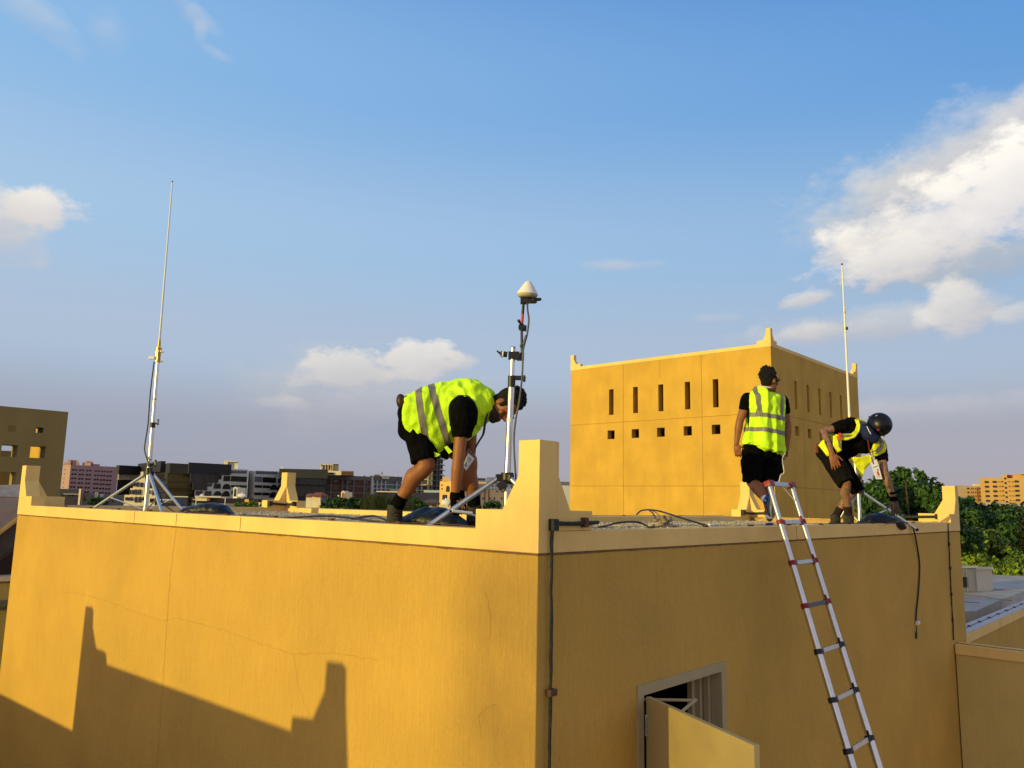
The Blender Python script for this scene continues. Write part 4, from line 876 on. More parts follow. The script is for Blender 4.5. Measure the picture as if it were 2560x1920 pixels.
for i in range(4): fwin(r, P[0], P[1], 2393 + i * 6, 1250, 3, 7, GLD)
r, P, zt = prism_b('long_white_wall', 'long pale boundary wall running along the treetops at the right edge', [(2424, 112), (2660, 108)], 1255, 2, mat('pale_wall', (.46, .36, .25), .9, var=.04), 0, cat='wall')
addbox(r, 2450, 2660, 1255.5, 1264.5, 108, 1, mat('pale_wall_top', (.62, .52, .40), .9), 'upper_course')
for (u0, u1) in ((2451, 2459), (2479, 2487), (2529, 2543)):
    a = at(u0, 1256.5, 107.6); b = at(u0 + 6, 1256.5, 107.6); k = MB(); k.prism([a, b, at(u1, 1264, 107.6), at(u0 + 1, 1264, 107.6)], V((0, .1, 0))); build(k, 'louvre', BLUEG, r)

# ================================================================== trees
def tree(name, label, base, blobs, leaf, n, m, cat='tree', group=None, trunk=.12, seed=0, m2=None, gaps=True, kinds=None):
    rnd = random.Random(seed); base = V(base); r = thing(name, base, label, cat, group)
    k = MB(); top = sum((V(b[0]) for b in blobs), V()) / len(blobs)
    k.limb([(base, trunk), (base.lerp(top, .5) + V((.1, 0, 0)), trunk * .7), (top, trunk * .35)], 8)
    for c, rr in blobs[:14]:
        c = V(c); s = base.lerp(top, rnd.uniform(.45, .8)); k.tube([s, s.lerp(c, .5) + V((0, 0, .1)), c], [trunk * .4, trunk * .25, trunk * .08], 6)
    build(k, 'trunk', BARK, r, smooth=True)
    k = MB(); tot = sum(b[1] ** 2 for b in blobs)
    for c, rr in blobs:
        c = V(c)
        for i in range(int(n * rr * rr / tot)):
            d = V((rnd.gauss(0, 1), rnd.gauss(0, 1), rnd.gauss(0, 1))).normalized(); q = c + d * rr * (rnd.random() ** .35) * (1 + .35 * noise.noise(c + d * 2.3))
            if gaps and noise.noise(q * (1.1 / max(.4, rr))) < -.22: continue
            nrm = (d * .5 + V((rnd.uniform(-1, 1), rnd.uniform(-1, 1), rnd.uniform(-.2, 1)))).normalized(); a = nrm.orthogonal().normalized(); a = Matrix.Rotation(rnd.uniform(0, 6.28), 3, nrm) @ a; b = nrm.cross(a)
            s = leaf * rnd.uniform(.6, 1.35); mi = 1 if (m2 and rnd.random() < .35) else 0
            if kinds == 'grass': a = (Z + V((rnd.uniform(-.7, .7), rnd.uniform(-.5, .5), 0))).normalized(); b = a.orthogonal() * .08; s *= 2.2
            k.add([q - a * s, q - b * s * .55 + nrm * s * .12, q + a * s, q + b * s * .55 + nrm * s * .12], [(0, 1, 2, 3)], mi)
    build(k, 'crown', [m, m2 or m], r)
    return r
# tree behind the worker with the helmet
def blobs_px(lst, Y, jit=1.5, seed=1):
    rnd = random.Random(seed); return [(at(u, v, Y + rnd.uniform(-jit, jit)), rp * Y / F) for u, v, rp in lst]
bl = blobs_px([(2200, 1225, 34), (2240, 1215, 40), (2285, 1215, 38), (2320, 1240, 34), (2180, 1260, 40), (2225, 1260, 46), (2270, 1265, 48), (2315, 1280, 45), (2345, 1262, 26), (2200, 1300, 50), (2260, 1305, 50), (2320, 1315, 50), (2350, 1215, 9), (2262, 1182, 14), (2300, 1190, 12), (2225, 1190, 12), (2338, 1205, 10), (2180, 1232, 20), (2290, 1175, 7), (2250, 1172, 6), (2355, 1290, 30), (2380, 1330, 40), (2420, 1350, 40)], 27)
tree('broadleaf_tree', 'dense dark green tree behind the crouching worker in the helmet', at(2270, 1262, 28).xy.to_3d() + Z * GZ, bl, .088, 24000, LEAFD, seed=3, m2=mat('leaf_mid', (.055, .12, .02), .6, scale=(2, 2, 2)), trunk=.22)
bl = blobs_px([(2420, 1300, 34), (2450, 1290, 34), (2480, 1290, 34), (2400, 1330, 44), (2445, 1330, 44), (2490, 1325, 44), (2420, 1290, 20), (2512, 1290, 30), (2400, 1370, 30)], 44)
tree('broadleaf_tree', 'dark tree between the right end of the roof and the bright bush', at(2440, 1300, 46).xy.to_3d() + Z * GZ, bl, .13, 11000, LEAFD, seed=4, m2=mat('leaf_mid', ()), trunk=.2)
bl = blobs_px([(2430, 1390, 34), (2460, 1375, 38), (2490, 1385, 36), (2445, 1350, 26), (2475, 1350, 24), (2515, 1400, 34), (2500, 1420, 30), (2440, 1415, 26), (2475, 1420, 26), (2530, 1425, 26)], 37)
tree('broadleaf_tree', 'bright yellow green bushy tree just above the white membrane roof', at(2480, 1410, 39).xy.to_3d() + Z * GZ, bl, .115, 15000, LEAFL, seed=5, m2=mat('leaf_mid', ()), trunk=.18)
bl = blobs_px([(2545, 1310, 40), (2580, 1300, 44), (2540, 1350, 40), (2580, 1360, 50), (2550, 1400, 34), (2590, 1420, 40), (2525, 1330, 26)], 50)
tree('broadleaf_tree', 'olive green tree with brownish foliage at the right edge', at(2560, 1340, 52).xy.to_3d() + Z * GZ, bl, .14, 11000, LEAFO, seed=6, m2=LEAFL, trunk=.2)
bl = blobs_px([(2395, 1252, 9), (2410, 1256, 9), (2425, 1250, 8), (2400, 1265, 9), (2417, 1262, 8)], 75, 1)
tree('broadleaf_tree', 'small tree crown before the cream flats, right of the end pinnacle', at(2410, 1262, 75).xy.to_3d() + Z * GZ, bl, .2, 1500, LEAFD, seed=7)
# bushes on the skyline, left half
for i, (lst, Y, m_, lab, nm, nn_) in enumerate((
    ([(812, 1262, 9), (828, 1258, 12), (845, 1256, 12), (862, 1258, 12), (880, 1256, 12), (897, 1257, 10), (838, 1266, 12), (870, 1266, 12), (905, 1264, 12)], 58, LEAFD, 'dark green bush in front of the cream arched stair hood', 'bush', 3200),
    ([(920, 1256, 14), (940, 1258, 14), (960, 1256, 14), (980, 1260, 14), (1000, 1262, 14), (1020, 1262, 13)], 55, LEAFO, 'spiky olive reeds left of the worker boot', 'reeds', 3400),
    ([(1018, 1252, 14), (1036, 1256, 12), (1050, 1262, 10), (1030, 1266, 12), (1062, 1266, 8)], 60, LEAFD, 'dark bush right of the spiky olive reeds', 'bush', 1800),
    ([(1218, 1264, 8), (1232, 1260, 8), (1244, 1262, 7)], 90, LEAFD, 'small bush under the sunlit cream house near the corner pinnacle', 'bush', 700),
    ([(592, 1263, 5), (604, 1262, 5), (616, 1262, 5), (628, 1261, 6), (640, 1262, 5), (650, 1263, 4)], 70, LEAFL, 'low strip of bright shrub under the mustard coloured house end', 'shrub', 1200),
    ([(232, 1256, 9), (244, 1252, 8), (255, 1250, 6), (262, 1258, 7)], 90, LEAFD, 'small palm like bush left of the left tripod', 'bush', 900))):
    bl = blobs_px(lst, Y, 1, seed=i); tree(nm, lab, at(lst[len(lst) // 2][0], 1262, Y).xy.to_3d() + Z * GZ, bl, Y * .0028, nn_, m_, cat=nm, seed=20 + i, m2=mat('leaf_mid', ()), trunk=.08, kinds='grass' if nm == 'reeds' else None)

# ================================================================== the building whose shadow falls on the left wall (outside the frame)
DIST = 6.5
def cast(w_, z): return C + dl * w_ + Z * z - sdir * DIST
nb0 = cast(5, -2); nbt = thing('neighbouring_parapet', (nb0.x, nb0.y, GZ), 'ochre neighbouring building with corner pinnacles standing outside the left of the picture', 'building')
pr = [(2.16, -9), (2.16, -2.3), (2.24, -1.72), (2.26, -1.44), (2.49, -1.46), (2.50, -1.72), (2.66, -1.99), (2.99, -2.03), (3.0, -2.16), (7.36, -2.19), (7.42, -2.04), (7.74, -2.04), (7.95, -1.75), (7.98, -1.53), (8.2, -1.54), (8.24, -3.19), (13.5, -3.28), (13.5, -9)]
k = MB(); k.prism([cast(a, z) for a, z in pr], -dr * .28); build(k, 'wall', OCHRE, nbt)

# leafy shade caster added out of view, dims the low sun on corner and door
q = C - sdir * 62; bl = []
rr_ = random.Random(11)
for i in range(9):
    for j in range(10):
        a = C - dl * (i * .5 - .48) - sdir * (62 + rr_.uniform(-1, 1)); a = a.xy.to_3d() + Z * (2.6 + j * .5 + .25 * (i % 2)); bl.append((a, .42))
tree('shade_caster_tree', 'unseen leafy shade caster added far outside the left of the picture', q.xy.to_3d() - dl * 1.5 + Z * GZ, bl, .075, 3800, LEAFD, seed=31, gaps=False, trunk=.14)
# ================================================================== ladder
ld = [((1922, 1209), 8.26), ((1954, 1309), 8.06), ((1984, 1415), 7.94)]
Lt = at(1922, 1209, 8.58); Lb = at(2120, 1879, 7.62)
ldv = (Lb - Lt).normalized(); LWID = .60; Lsp = (Lb - Lt).length / 6
foot_l = Lt + ldv * ((GZ + 5.0 - Lt.z) / ldv.z)
lad = thing('telescopic_ladder', foot_l, 'aluminium telescopic ladder with red and black collars leaning on the roof edge', 'ladder')
out_l = ldv.cross(dr).normalized()
if out_l.y > 0: out_l = -out_l
npieces = 11
for s in (0, 1):
    for i in range(npieces):
        a = Lt + dr * (LWID * s) + ldv * (Lsp * i); b = a + ldv * Lsp; r0 = .027 + i * .0018
        k = MB(); k.tube([a, b], r0, 16); build(k, 'stile', ALU, lad, smooth=True)
for i in range(npieces):
    a = Lt + ldv * (Lsp * i); b = a + dr * LWID; cm = REDP if i < 4 else BLACKP
    k = MB(); c = (a + b) / 2; k.box(c, LWID - .05, .030, .042 if i else .05, ax=dr, az_=-ldv); rg = build(k, 'rung', ALUD if i != 3 else BLUEG, lad, bevel=.004)
    for q in (a, b):
        r0 = .036 + i * .0018; k = MB()
        if i == 0: k.box(q + (dr * .01 if q is a else -dr * .01), .125, .075, .062, ax=dr, az_=-ldv)
        else: k.tube([q + ldv * .024, q - ldv * .024], r0, 14); k.box(q + (dr if q is a else -dr) * .045, .06, .05, .045, ax=dr, az_=-ldv)
        build(k, 'collar', cm, lad, bevel=.004 if i == 0 else 0, smooth=True)
    if i: k = MB(); k.prism([b - dr * .05 - ldv * .02, b - dr * .018 - ldv * .02, b - dr * .035 - ldv * .075], out_l * .02); build(k, 'release_button', cm, lad)
p0 = Lt + dr * (LWID * .45)
k = MB(); k.tube(bez([p0 + Z * .03, p0 + V((.02, 0, .10)), at(1960, 1180, 8.8), at(1956, 1150, 8.9), at(1962, 1133, 9.0)], 8), .004, 6)
k.tube(bez([p0 + Z * .03, p0 + V((0, 0, .02)), p0 + dr * .2 + ldv * .12, Lt + dr * LWID + ldv * .25, Lt + dr * (LWID + .02) + ldv * .6], 8), .004, 6)
tag(build(k, 'cord', WHITEP, None, origin=p0), 'thin white cord from the top rung of the ladder to the worker hand', 'cord')

# ================================================================== masts
def ring(k, c, r, h): k.tube([c - Z * h / 2, c + Z * h / 2], r, 16)
GS = ZR + .012
def part(fn, name, m, par, smooth=True, bevel=0):
    k = MB(); fn(k); return build(k, name, m, par, smooth=smooth, bevel=bevel)
def wing_knob(base, d, par, s=1):
    k = MB(); d = V(d).normalized(); k.tube([base, base + d * .05 * s], .010 * s, 8); q = base + d * .055 * s; a = d.orthogonal().normalized(); b = d.cross(a)
    k.box(q + Z * .012 * s, .02 * s, .016 * s, .055 * s, ax=d); k.sph(q + Z * .04 * s, .014 * s); k.sph(q - Z * .02 * s, .014 * s); return build(k, 'wing_knob', BLACKP, par, smooth=True)
def tripod(par, hub, feet, braces_z, rl=.018, mats=(ALU,)):
    for i, f in enumerate(feet):
        f = V(f); d = (f - hub).normalized(); a = hub + V((d.x, d.y, 0)).normalized() * .055
        leg = part(lambda k: k.tube([a, f], rl, 12), 'leg', mats[i % len(mats)], par)
        part(lambda k: k.limb([(f, rl * 1.2), (f - Z * .004, rl * 1.3)], 10), 'rubber_foot', BLACKP, leg)
        part(lambda k: k.box(a, .05, .06, .06, ax=V((d.x, d.y, 0))), 'leg_bracket', BLACKP, par, False, .006)
        if braces_z is not None:
            t = .58; m_ = a.lerp(f, t); c = V((hub.x, hub.y, braces_z))
            part(lambda k: k.tube([m_, c + V((d.x, d.y, 0)) * .03], .009, 8), 'brace', ALU, par)
# left mast
X = at(372, 1182, 11.2); base = V((X.x, X.y, GS)); hub = V((X.x, X.y, X.z)); top = at(431, 455, 11.2); ax_ = (top - hub).normalized()
def along(v): # point on the mast axis at photo height v
    t = (at(390, v, 11.2).z - hub.z) / ax_.z; return hub + ax_ * t
ms = thing('antenna_mast', base, 'tall silver mast with a slim white whip on a tripod, left of the roof', 'antenna mast', 'whip antenna masts')
part(lambda k: k.tube([V((base.x, base.y, GS + .03)), hub, along(1075)], .030, 16), 'pole', ALU, ms)
part(lambda k: k.tube([along(1085), along(905)], .024, 16), 'upper_pole', ALU, ms)
part(lambda k: k.tube([along(880), along(840), along(650), along(455)], [.016, .015, .012, .009], 12), 'whip', WHITEP, ms)
part(lambda k: k.sph(along(453), .012), 'whip_tip', REDP, ms)
part(lambda k: (k.tube([along(866), along(848)], [.024, .017], 12), k.tube([along(874), along(869)], .040, 14), k.tube([along(900), along(880)], .022, 12), k.tube([along(906), along(901)], .036, 14)), 'brass_fitting', BRASS, ms)
part(lambda k: [k.tube([along(905) + V((sx, sy, 0)), along(870) + V((sx, sy, 0))], .006, 6) for sx, sy in ((.03, 0), (-.03, 0), (0, .03), (0, -.03))] and [k.box(along(v) + V((.045, 0, 0)), .05, .03, .014) for v in (880, 903)], 'clamp_bolts', BRASS, ms)
part(lambda k: k.box(along(895) + V((-.08, -.02, 0)), .085, .03, .05), 'white_tag', WHITEP, ms, False, .006)
part(lambda k: ring(k, along(1063), .036, .075), 'collar', BLACKP, ms); wing_knob(along(1060) + V((.03, -.01, 0)), (1, -.2, .3), ms)
part(lambda k: ring(k, along(1178), .052, .10), 'hub', BLACKP, ms); part(lambda k: ring(k, along(1163), .040, .05), 'hub_collar', BLACKP, ms); wing_knob(along(1163) + V((.03, -.01, 0)), (1, -.2, .2), ms, 1.2)
for v in (998, 1150): part(lambda k: ring(k, along(v), .031 if v > 1100 else .026, .012), 'cable_tie', GRAYCAB, ms)
tripod(ms, hub + Z * -.01, [at(213, 1285, 11.9).xy.to_3d() + Z * GS, at(410, 1290, 10.4).xy.to_3d() + Z * GS, at(470, 1285, 11.25).xy.to_3d() + Z * GS], GS + .09, .022, (ALU, STEEL, ALU))
part(lambda k: ring(k, V((base.x, base.y, GS + .09)), .036, .05), 'brace_collar', ALUD, ms)
cab = bez([along(905) + V((-.04, -.03, 0)), along(980) + V((-.055, -.035, 0)), along(1063) + V((-.05, -.04, 0)), along(1120) + V((-.075, -.03, 0)), along(1148) + V((-.02, -.045, 0)), along(1165) + V((.03, -.06, 0)), along(1200) + V((.10, -.10, 0)), at(398, 1230, 10.9), at(408, 1258, 10.7), at(430, 1276, 10.5), at(455, 1288, 10.4).xy.to_3d() + Z * GS], 8)
k = MB(); k.tube(cab, .0095, 8); tag(build(k, 'cable', RUBBER, None, origin=cab[-1], smooth=True), 'black cable tied down the left mast and running to the left sandbag', 'cable')
# middle mast
X = at(1268, 1196, 6.95); hub = V((X.x, X.y, X.z)); ptop = at(1283, 868, 6.95); ax_ = (ptop - hub).normalized()
def am(v, du=0, Y=6.95): 
    t = (at(1276, v, 6.95).z - hub.z) / ax_.z; return hub + ax_ * t
mm = thing('antenna_mast', V((hub.x, hub.y, GS)), 'silver tripod mast with a white dome antenna beside the big near pinnacle', 'antenna mast')
part(lambda k: k.tube([V((hub.x, hub.y, GS + .03)), hub, am(962)], .0285, 18), 'pole', ALU, mm)
part(lambda k: k.tube([am(975), am(868)], .0215, 18), 'upper_pole', ALU, mm); part(lambda k: k.tube([am(869.5), am(867.5)], .0225, 16), 'pole_cap', BLACKP, mm)
part(lambda k: ring(k, am(1050), .0292, .03), 'tape_band', WHITEP, mm)
part(lambda k: (ring(k, am(954), .034, .105),), 'collar', BLACKP, mm)
part(lambda k: (k.box(am(945) + V((.055, -.01, 0)), .08, .022, .04), k.tube([am(946) + V((.09, -.01, 0)), am(946) + V((.125, -.01, 0))], .020, 10), [k.ell(am(946) + V((.112, -.01, 0)) + V((0, math.cos(a), math.sin(a))) * .018, V((.012, 0, 0)), V((0, .016, 0)), V((0, 0, .016)), 8, 6) for a in (0, 1.26, 2.5, 3.8, 5)]), 'wing_knob', BLACKP, mm)
cl = am(889)
part(lambda k: (k.box(cl + V((.01, 0, 0)), .10, .07, .065), k.box(cl + V((.062, -.0, -.012)), .05, .05, .06), k.tube([cl + V((-.05, -.02, .005)), cl + V((-.11, -.02, .012))], .026, 12)), 'clamp', BLACKP, mm, True)
part(lambda k: k.tube([cl + V((-.085, -.02, .008)), cl + V((-.098, -.02, .009))], .034, 14), 'clamp_washer', WHITEP, mm)
part(lambda k: k.tube([cl + V((-.11, -.02, .012)), at(1242, 877, 6.93)], [.012, .006], 8), 'clamp_lever', BLACKP, mm)
J1 = at(1305, 893, 6.95); J2 = at(1304, 818, 6.95); J3 = at(1309, 756, 6.95)
part(lambda k: (k.tube([J1 - Z * .03, J1 + Z * .04], .019, 12), k.tube([J1, J2], .0125, 12)), 'arm', BLACKP, mm)
part(lambda k: k.tube([at(1305, 868, 6.93), at(1305, 862, 6.93)], .02, 10), 'arm_band', RUBBER, mm)
part(lambda k: (k.tube([J2 - V((0, .03, 0)), J2 + V((0, .03, 0))], .030, 14), k.box(J2 + V((.025, 0, -.01)), .04, .035, .05)), 'arm_joint', BLACKP, mm)
part(lambda k: k.limb([(J2 + V((-.005, -.03, .02)), .008), (at(1297, 802, 6.9), .014)], 8), 'joint_lever', BLACKP, mm)
part(lambda k: k.tube([J2.lerp(J3, .05), J2.lerp(J3, .52)], .014, 12), 'red_sleeve', mat('red_sleeve', (.62, .05, .04), .5), mm)
part(lambda k: k.tube([J2.lerp(J3, .5), J3], .0135, 12), 'arm', BLACKP, mm)
DB = at(1318.5, 737, 6.95); 
dome = [(0, .093), (.004, .097), (.014, .096), (.022, .090), (.045, .076), (.085, .052), (.115, .030), (.127, .017), (.131, .002)]
tilt = V((.06, -.05, 1)).normalized()
part(lambda k: k.tube([DB + tilt * z for z, r in dome], [r for z, r in dome], 28), 'dome', WHITEP, mm)
part(lambda k: k.tube([DB - tilt * .028, DB - tilt * .014, DB + tilt * .002], [.072, .090, .094], 28), 'dome_base', mat('beige_plastic', (.55, .47, .34), .6), mm)
part(lambda k: (k.box(DB - Z * .055 + V((-.025, 0, 0)), .075, .07, .055), k.box(DB - Z * .052 + V((.03, 0, 0)), .08, .06, .045), k.limb([(DB - Z * .05 + V((.06, -.02, 0)), .018), (DB + V((.115, -.02, -.045)), .015)], 8), k.limb([(DB - Z * .07 + V((.03, -.02, 0)), .014), (DB + V((.075, -.03, -.075)), .013)], 8)), 'dome_bracket', BLACKP, mm)
part(lambda k: ring(k, hub, .056, .10), 'hub', BLACKP, mm)
fl = at(1038, 1330, 6.78); fl = V((fl.x, fl.y, GS)); 
tripod(mm, hub + V((-.02, 0, .005)), [fl, V((hub.x + .35, hub.y + .85, GS)), V((hub.x + .55, hub.y - .42, GS))], GS + .13, .0235)
part(lambda k: k.box(at(1255, 1213, 6.9), .085, .05, .07, ax=V((.83, 0, .55)), ay=V((0, 1, 0)), az_=V((-.55, 0, .83))), 'leg_bracket', BLACKP, mm, False, .008)
part(lambda k: k.tube([at(1127, 1278, 6.66), at(1127, 1278, 6.74)], .0125, 12), 'leg_bolt', BLACKP, mm)
part(lambda k: k.tube([at(1130, 1277, 6.80), at(1180, 1283, 6.88)], .014, 10), 'brace', WHITEP, mm)
cb = bez([DB - Z * .06 + V((0, -.01, 0)), at(1319, 775, 6.9), at(1322, 800, 6.9), at(1318, 835, 6.88), at(1312, 857, 6.88), at(1308, 876, 6.87), at(1307, 900, 6.87), at(1306, 930, 6.87), at(1303, 965, 6.86), at(1297, 1010, 6.85), at(1290, 1045, 6.86), at(1285, 1090, 6.9), at(1286, 1140, 6.92), at(1290, 1200, 6.95)], 8)
k = MB(); k.tube(cb, .0085, 8); k.tube([at(1316, 838, 6.87), at(1309, 862, 6.87)], .014, 10); tag(build(k, 'cable', GRAYCAB, None, origin=cb[-1], smooth=True), 'thin grey cable dropping from the white dome antenna past the silver pole', 'cable')
# right mast
X = at(2146, 1225, 12.6); base = V((X.x, X.y, GS)); hub = V((X.x, X.y, X.z)); ptop = at(2124, 1050, 12.6); wt_ = at(2105, 663, 12.6)
mr_ = thing('antenna_mast', base, 'silver mast with a white whip antenna rising behind the crouching worker in the helmet', 'antenna mast', 'whip antenna masts')
part(lambda k: k.tube([V((base.x, base.y, GS + .03)), hub, ptop], .030, 14), 'pole', ALU, mr_)
part(lambda k: k.tube([ptop, ptop + (wt_ - ptop) * .06, ptop + (wt_ - ptop) * .55, wt_], [.024, .019, .015, .011], 12), 'whip', WHITEP, mr_)
part(lambda k: k.tube([ptop - Z * .05, ptop + Z * .06], .023, 12), 'brass_fitting', BRASS, mr_)
part(lambda k: k.tube([wt_, wt_ + Z * .03], .014, 10), 'whip_tip', BLACKP, mr_)
for t in (.585, .69): part(lambda k: ring(k, ptop + (wt_ - ptop) * t, .021, .03), 'whip_joint', BRASS, mr_)
part(lambda k: k.box(ptop + (wt_ - ptop) * .585 + V((.03, 0, 0)), .03, .02, .05), 'joint_tab', LEATHER, mr_)
part(lambda k: ring(k, hub, .050, .12), 'hub', BLACKP, mr_); wing_knob(hub + V((.02, -.04, .1)), (.3, -1, .1), mr_)
part(lambda k: k.tube([hub + Z * .12, at(2152, 1180, 12.5)], .03, 8), 'mast_bag', BLACKP, mr_)
f1 = at(2292, 1318, 12.35); f1 = V((f1.x, f1.y, GS)); tripod(mr_, hub + Z * -.03, [f1, at(2088, 1310, 12.9).xy.to_3d() + Z * GS, V((hub.x + .1, hub.y + .9, GS))], None, .021)
m1 = (hub + Z * -.03 + V((.055, 0, 0))).lerp(f1, .47); part(lambda k: k.tube([m1, V((base.x, base.y - .02, GS + .08))], .012, 8), 'brace', WHITEP, mr_)
part(lambda k: k.tube([V((base.x, base.y, GS + .08)), at(2125, 1283, 12.7), at(2105, 1275, 12.75)], .010, 8), 'brace', WHITEP, mr_)
part(lambda k: ring(k, V((base.x, base.y, GS + .08)), .036, .05), 'brace_collar', ALUD, mr_)

# ================================================================== sandbags
def sandbag(name_label, a, b, h, wd, tail=None, seed=0, lie=.0):
    a, b = V(a), V(b); a.z = b.z = GS; d = (b - a); L = d.length; d.normalize(); s = Z.cross(d); k = MB(); rings = []
    n = 14
    for i in range(n + 1):
        t = i / n; f = max(.12, math.sin(math.pi * min(1, t * .97 + .02)) ** .5); 
        if tail and t > .72: f *= max(.14, 1 - (t - .72) / .28 * 1.0)
        hh = h * f * (1 + .12 * noise.noise(V((t * 5, seed, 0)))); ww = wd * f ** .7
        rings.append((a + d * (L * t) + Z * (hh * .5), s * ww / 2, Z * hh / 2))
    k.loft(rings, 20)
    if tail: k.limb([(b - d * .10 + Z * .03, .022), (b + Z * .045, .014), (b + d * .03 + Z * .05, .024)], 10)
    def fn(co, nn): return co + nn * (.016 * noise.noise(co * 7 + V((seed, 0, 0))) + .008 * noise.noise(co * 19))
    o = blob(k, 'sandbag', BAG, None, origin=(a + b) / 2, voxel=.012, smooth=4, fn=fn); tag(o, name_label, 'sandbag', 'black sandbags weighing down the tripods'); return o
sandbag('limp black sandbag with a knotted tail right of the left tripod', at(446, 1285, 10.9), at(606, 1285, 10.7), .21, .36, True, 1)
sandbag('shiny dark blue black sandbag beside the boots of the bending worker', at(1000, 1310, 7.45), at(1168, 1310, 7.15), .24, .36, None, 5)
sandbag('dark sandbag under the gloved hand of the crouching worker', at(2140, 1300, 12.05), at(2262, 1300, 12.05), .24, .34, None, 9)
# small litter on the roof
Xc = at(1781, 1320, 8.9); c0 = V((Xc.x, Xc.y, GS)); k = MB(); k.tube([c0, c0 + Z * .095], .05, 20); k.tube([c0 + Z * .095, c0 + Z * .1], [.05, .044], 20)
tag(build(k, 'pipe_cap', WHITEP, None, origin=c0, smooth=True), 'short white plastic pipe cap standing in the gravel', 'pipe cap')
Xc = at(1657, 1300, 9.5); c0 = V((Xc.x, Xc.y, GS + .1)); k = MB(); rnd = random.Random(3)
for i in range(16): k.ell(c0 + V((rnd.gauss(0, .05), rnd.gauss(0, .05), rnd.gauss(.02, .035))), V((.035, .01, 0)), V((0, .03, .01)), V((0, 0, .02)), 8, 6)
RAG = mat('dusty_rag', (.36, .28, .17), .95, var=.3, scale=(30, 30, 30))
tag(blob(k, 'rag', RAG, None, origin=c0, voxel=.012, smooth=1, fn=lambda c, n: c + n * .02 * noise.noise(c * 22)), 'crumpled dusty rag on the gravel heap below the tall block', 'rag')
Yr = 9.6
def cable(pts, r, m, lab, nm='cable'):
    P = bez([at(u, v, Y) for u, v, Y in pts], 8); k = MB(); k.tube(P, r, 8); tag(build(k, nm, m, None, origin=P[0], smooth=True), lab, 'cable')
cable([(1592, 1286, 11.6), (1597, 1281, 11.3), (1605, 1276, 11), (1622, 1274.5, 10.6), (1645, 1277, 10.2), (1670, 1284, 9.9), (1695, 1292, 9.6), (1730, 1303, 9.3), (1768, 1314, 9.0)], .011, RUBBER, 'black cable arching from the far parapet down to the white pipe cap')
k = MB(); k.tube([at(1594, 1284, 11.5), at(1600, 1280, 11.2)], .014, 8); 
cable([(1622, 1275, 10.6), (1633, 1284, 10.3), (1638, 1296, 10), (1636, 1308, 9.7), (1632, 1318, 9.3)], .009, RUBBER, 'short black cable loop dropping onto the gravel left of the rag')
cable([(1632, 1277, 10.5), (1645, 1285, 10.3), (1650, 1294, 10), (1644, 1305, 9.8), (1636, 1314, 9.5)], .006, GRAYCAB, 'thin grey wire curling beside the crumpled rag')
cable([(1496, 1318, 8.4), (1515, 1315, 8.6), (1540, 1308, 8.8), (1575, 1304.5, 9), (1600, 1307, 9.1), (1622, 1317, 8.9), (1640, 1322, 8.5)], .011, RUBBER, 'black cable bowed over the gravel just right of the big pinnacle')
cable([(600, 1290, 10.6), (650, 1291, 10.3), (700, 1295, 10.0), (760, 1292, 10.0), (800, 1290, 9.8), (850, 1292, 9.3), (920, 1301, 8.6), (960, 1306, 8.1), (1000, 1312, 7.6)], .012, RUBBER, 'long black cable lying along the roof behind the left parapet')
cable([(880, 1298, 9.0), (905, 1293, 8.9), (935, 1290, 8.6), (965, 1300, 8.0), (985, 1310, 7.7)], .012, RUBBER, 'black cable loop beside the bending worker boot')
wr = lambda u, v, o=.02: onplane(u, v, C - dl * o, dl)
pts = [at(2215, 1308, 11.6), at(2240, 1306, 11.3), at(2258, 1305, 11.1), wr(2272, 1310, -.05), wr(2283, 1322, .05), wr(2290, 1350, .03), wr(2298, 1400), wr(2299, 1430), wr(2296, 1480), wr(2291, 1530), wr(2290, 1552)]
k = MB(); k.tube(bez(pts, 8), .012, 8); cbl = build(k, 'hanging_cable', RUBBER, None, origin=pts[-1], smooth=True); tag(cbl, 'thick black cable hanging down the shaded wall from the right sandbag', 'cable')
k = MB(); q = wr(2294, 1557, .03); k.box(q, .075, .04, .06, ax=dr); k.sph(q + dr * .045, .028); build(k, 'connector', WHITEP, cbl, smooth=True)
k = MB(); k.tube([wr(2292, 1566), wr(2291, 1580)], .008, 8); k.tube([wr(2291, 1580), wr(2291, 1597)], .015, 8); build(k, 'plug', BLACKP, cbl, smooth=True)
# ================================================================== people
def head_prims(k, c, u, f, s=1.0, nose=True):
    """skull, jaw, nose, chin, lips, ears; u = crown direction, f = face direction"""
    u = V(u).normalized(); f = (V(f) - u * V(f).dot(u)).normalized(); r = f.cross(u)
    k.ell(c + u * .03 * s, r * .076 * s, f * .094 * s, u * .098 * s, 20, 14)
    k.ell(c - u * .052 * s + f * .022 * s, r * .057 * s, f * .066 * s, u * .062 * s, 16, 12)
    k.ell(c - u * .098 * s + f * .066 * s, r * .026 * s, f * .022 * s, u * .020 * s, 12, 8)
    k.limb([(c + f * .086 * s + u * .018 * s, .009 * s), (c + f * .112 * s - u * .018 * s, .015 * s)], 8)
    for t in (-1, 1):
        k.ell(c + r * t * .078 * s - u * .004 * s - f * .006 * s, r * .010 * s, f * .021 * s, u * .033 * s, 10, 8)
        k.ell(c + r * t * .034 * s + f * .083 * s + u * .040 * s, r * .026 * s, f * .012 * s, u * .008 * s, 10, 6)   # brow
        k.ell(c + r * t * .046 * s + f * .066 * s - u * .02 * s, r * .022 * s, f * .018 * s, u * .022 * s, 10, 6)    # cheek
        k.sph(c + r * t * .016 * s + f * .098 * s - u * .018 * s, .010 * s)
    k.ell(c + f * .086 * s - u * .052 * s, r * .026 * s, f * .012 * s, u * .010 * s, 10, 6)
    return u, f, r
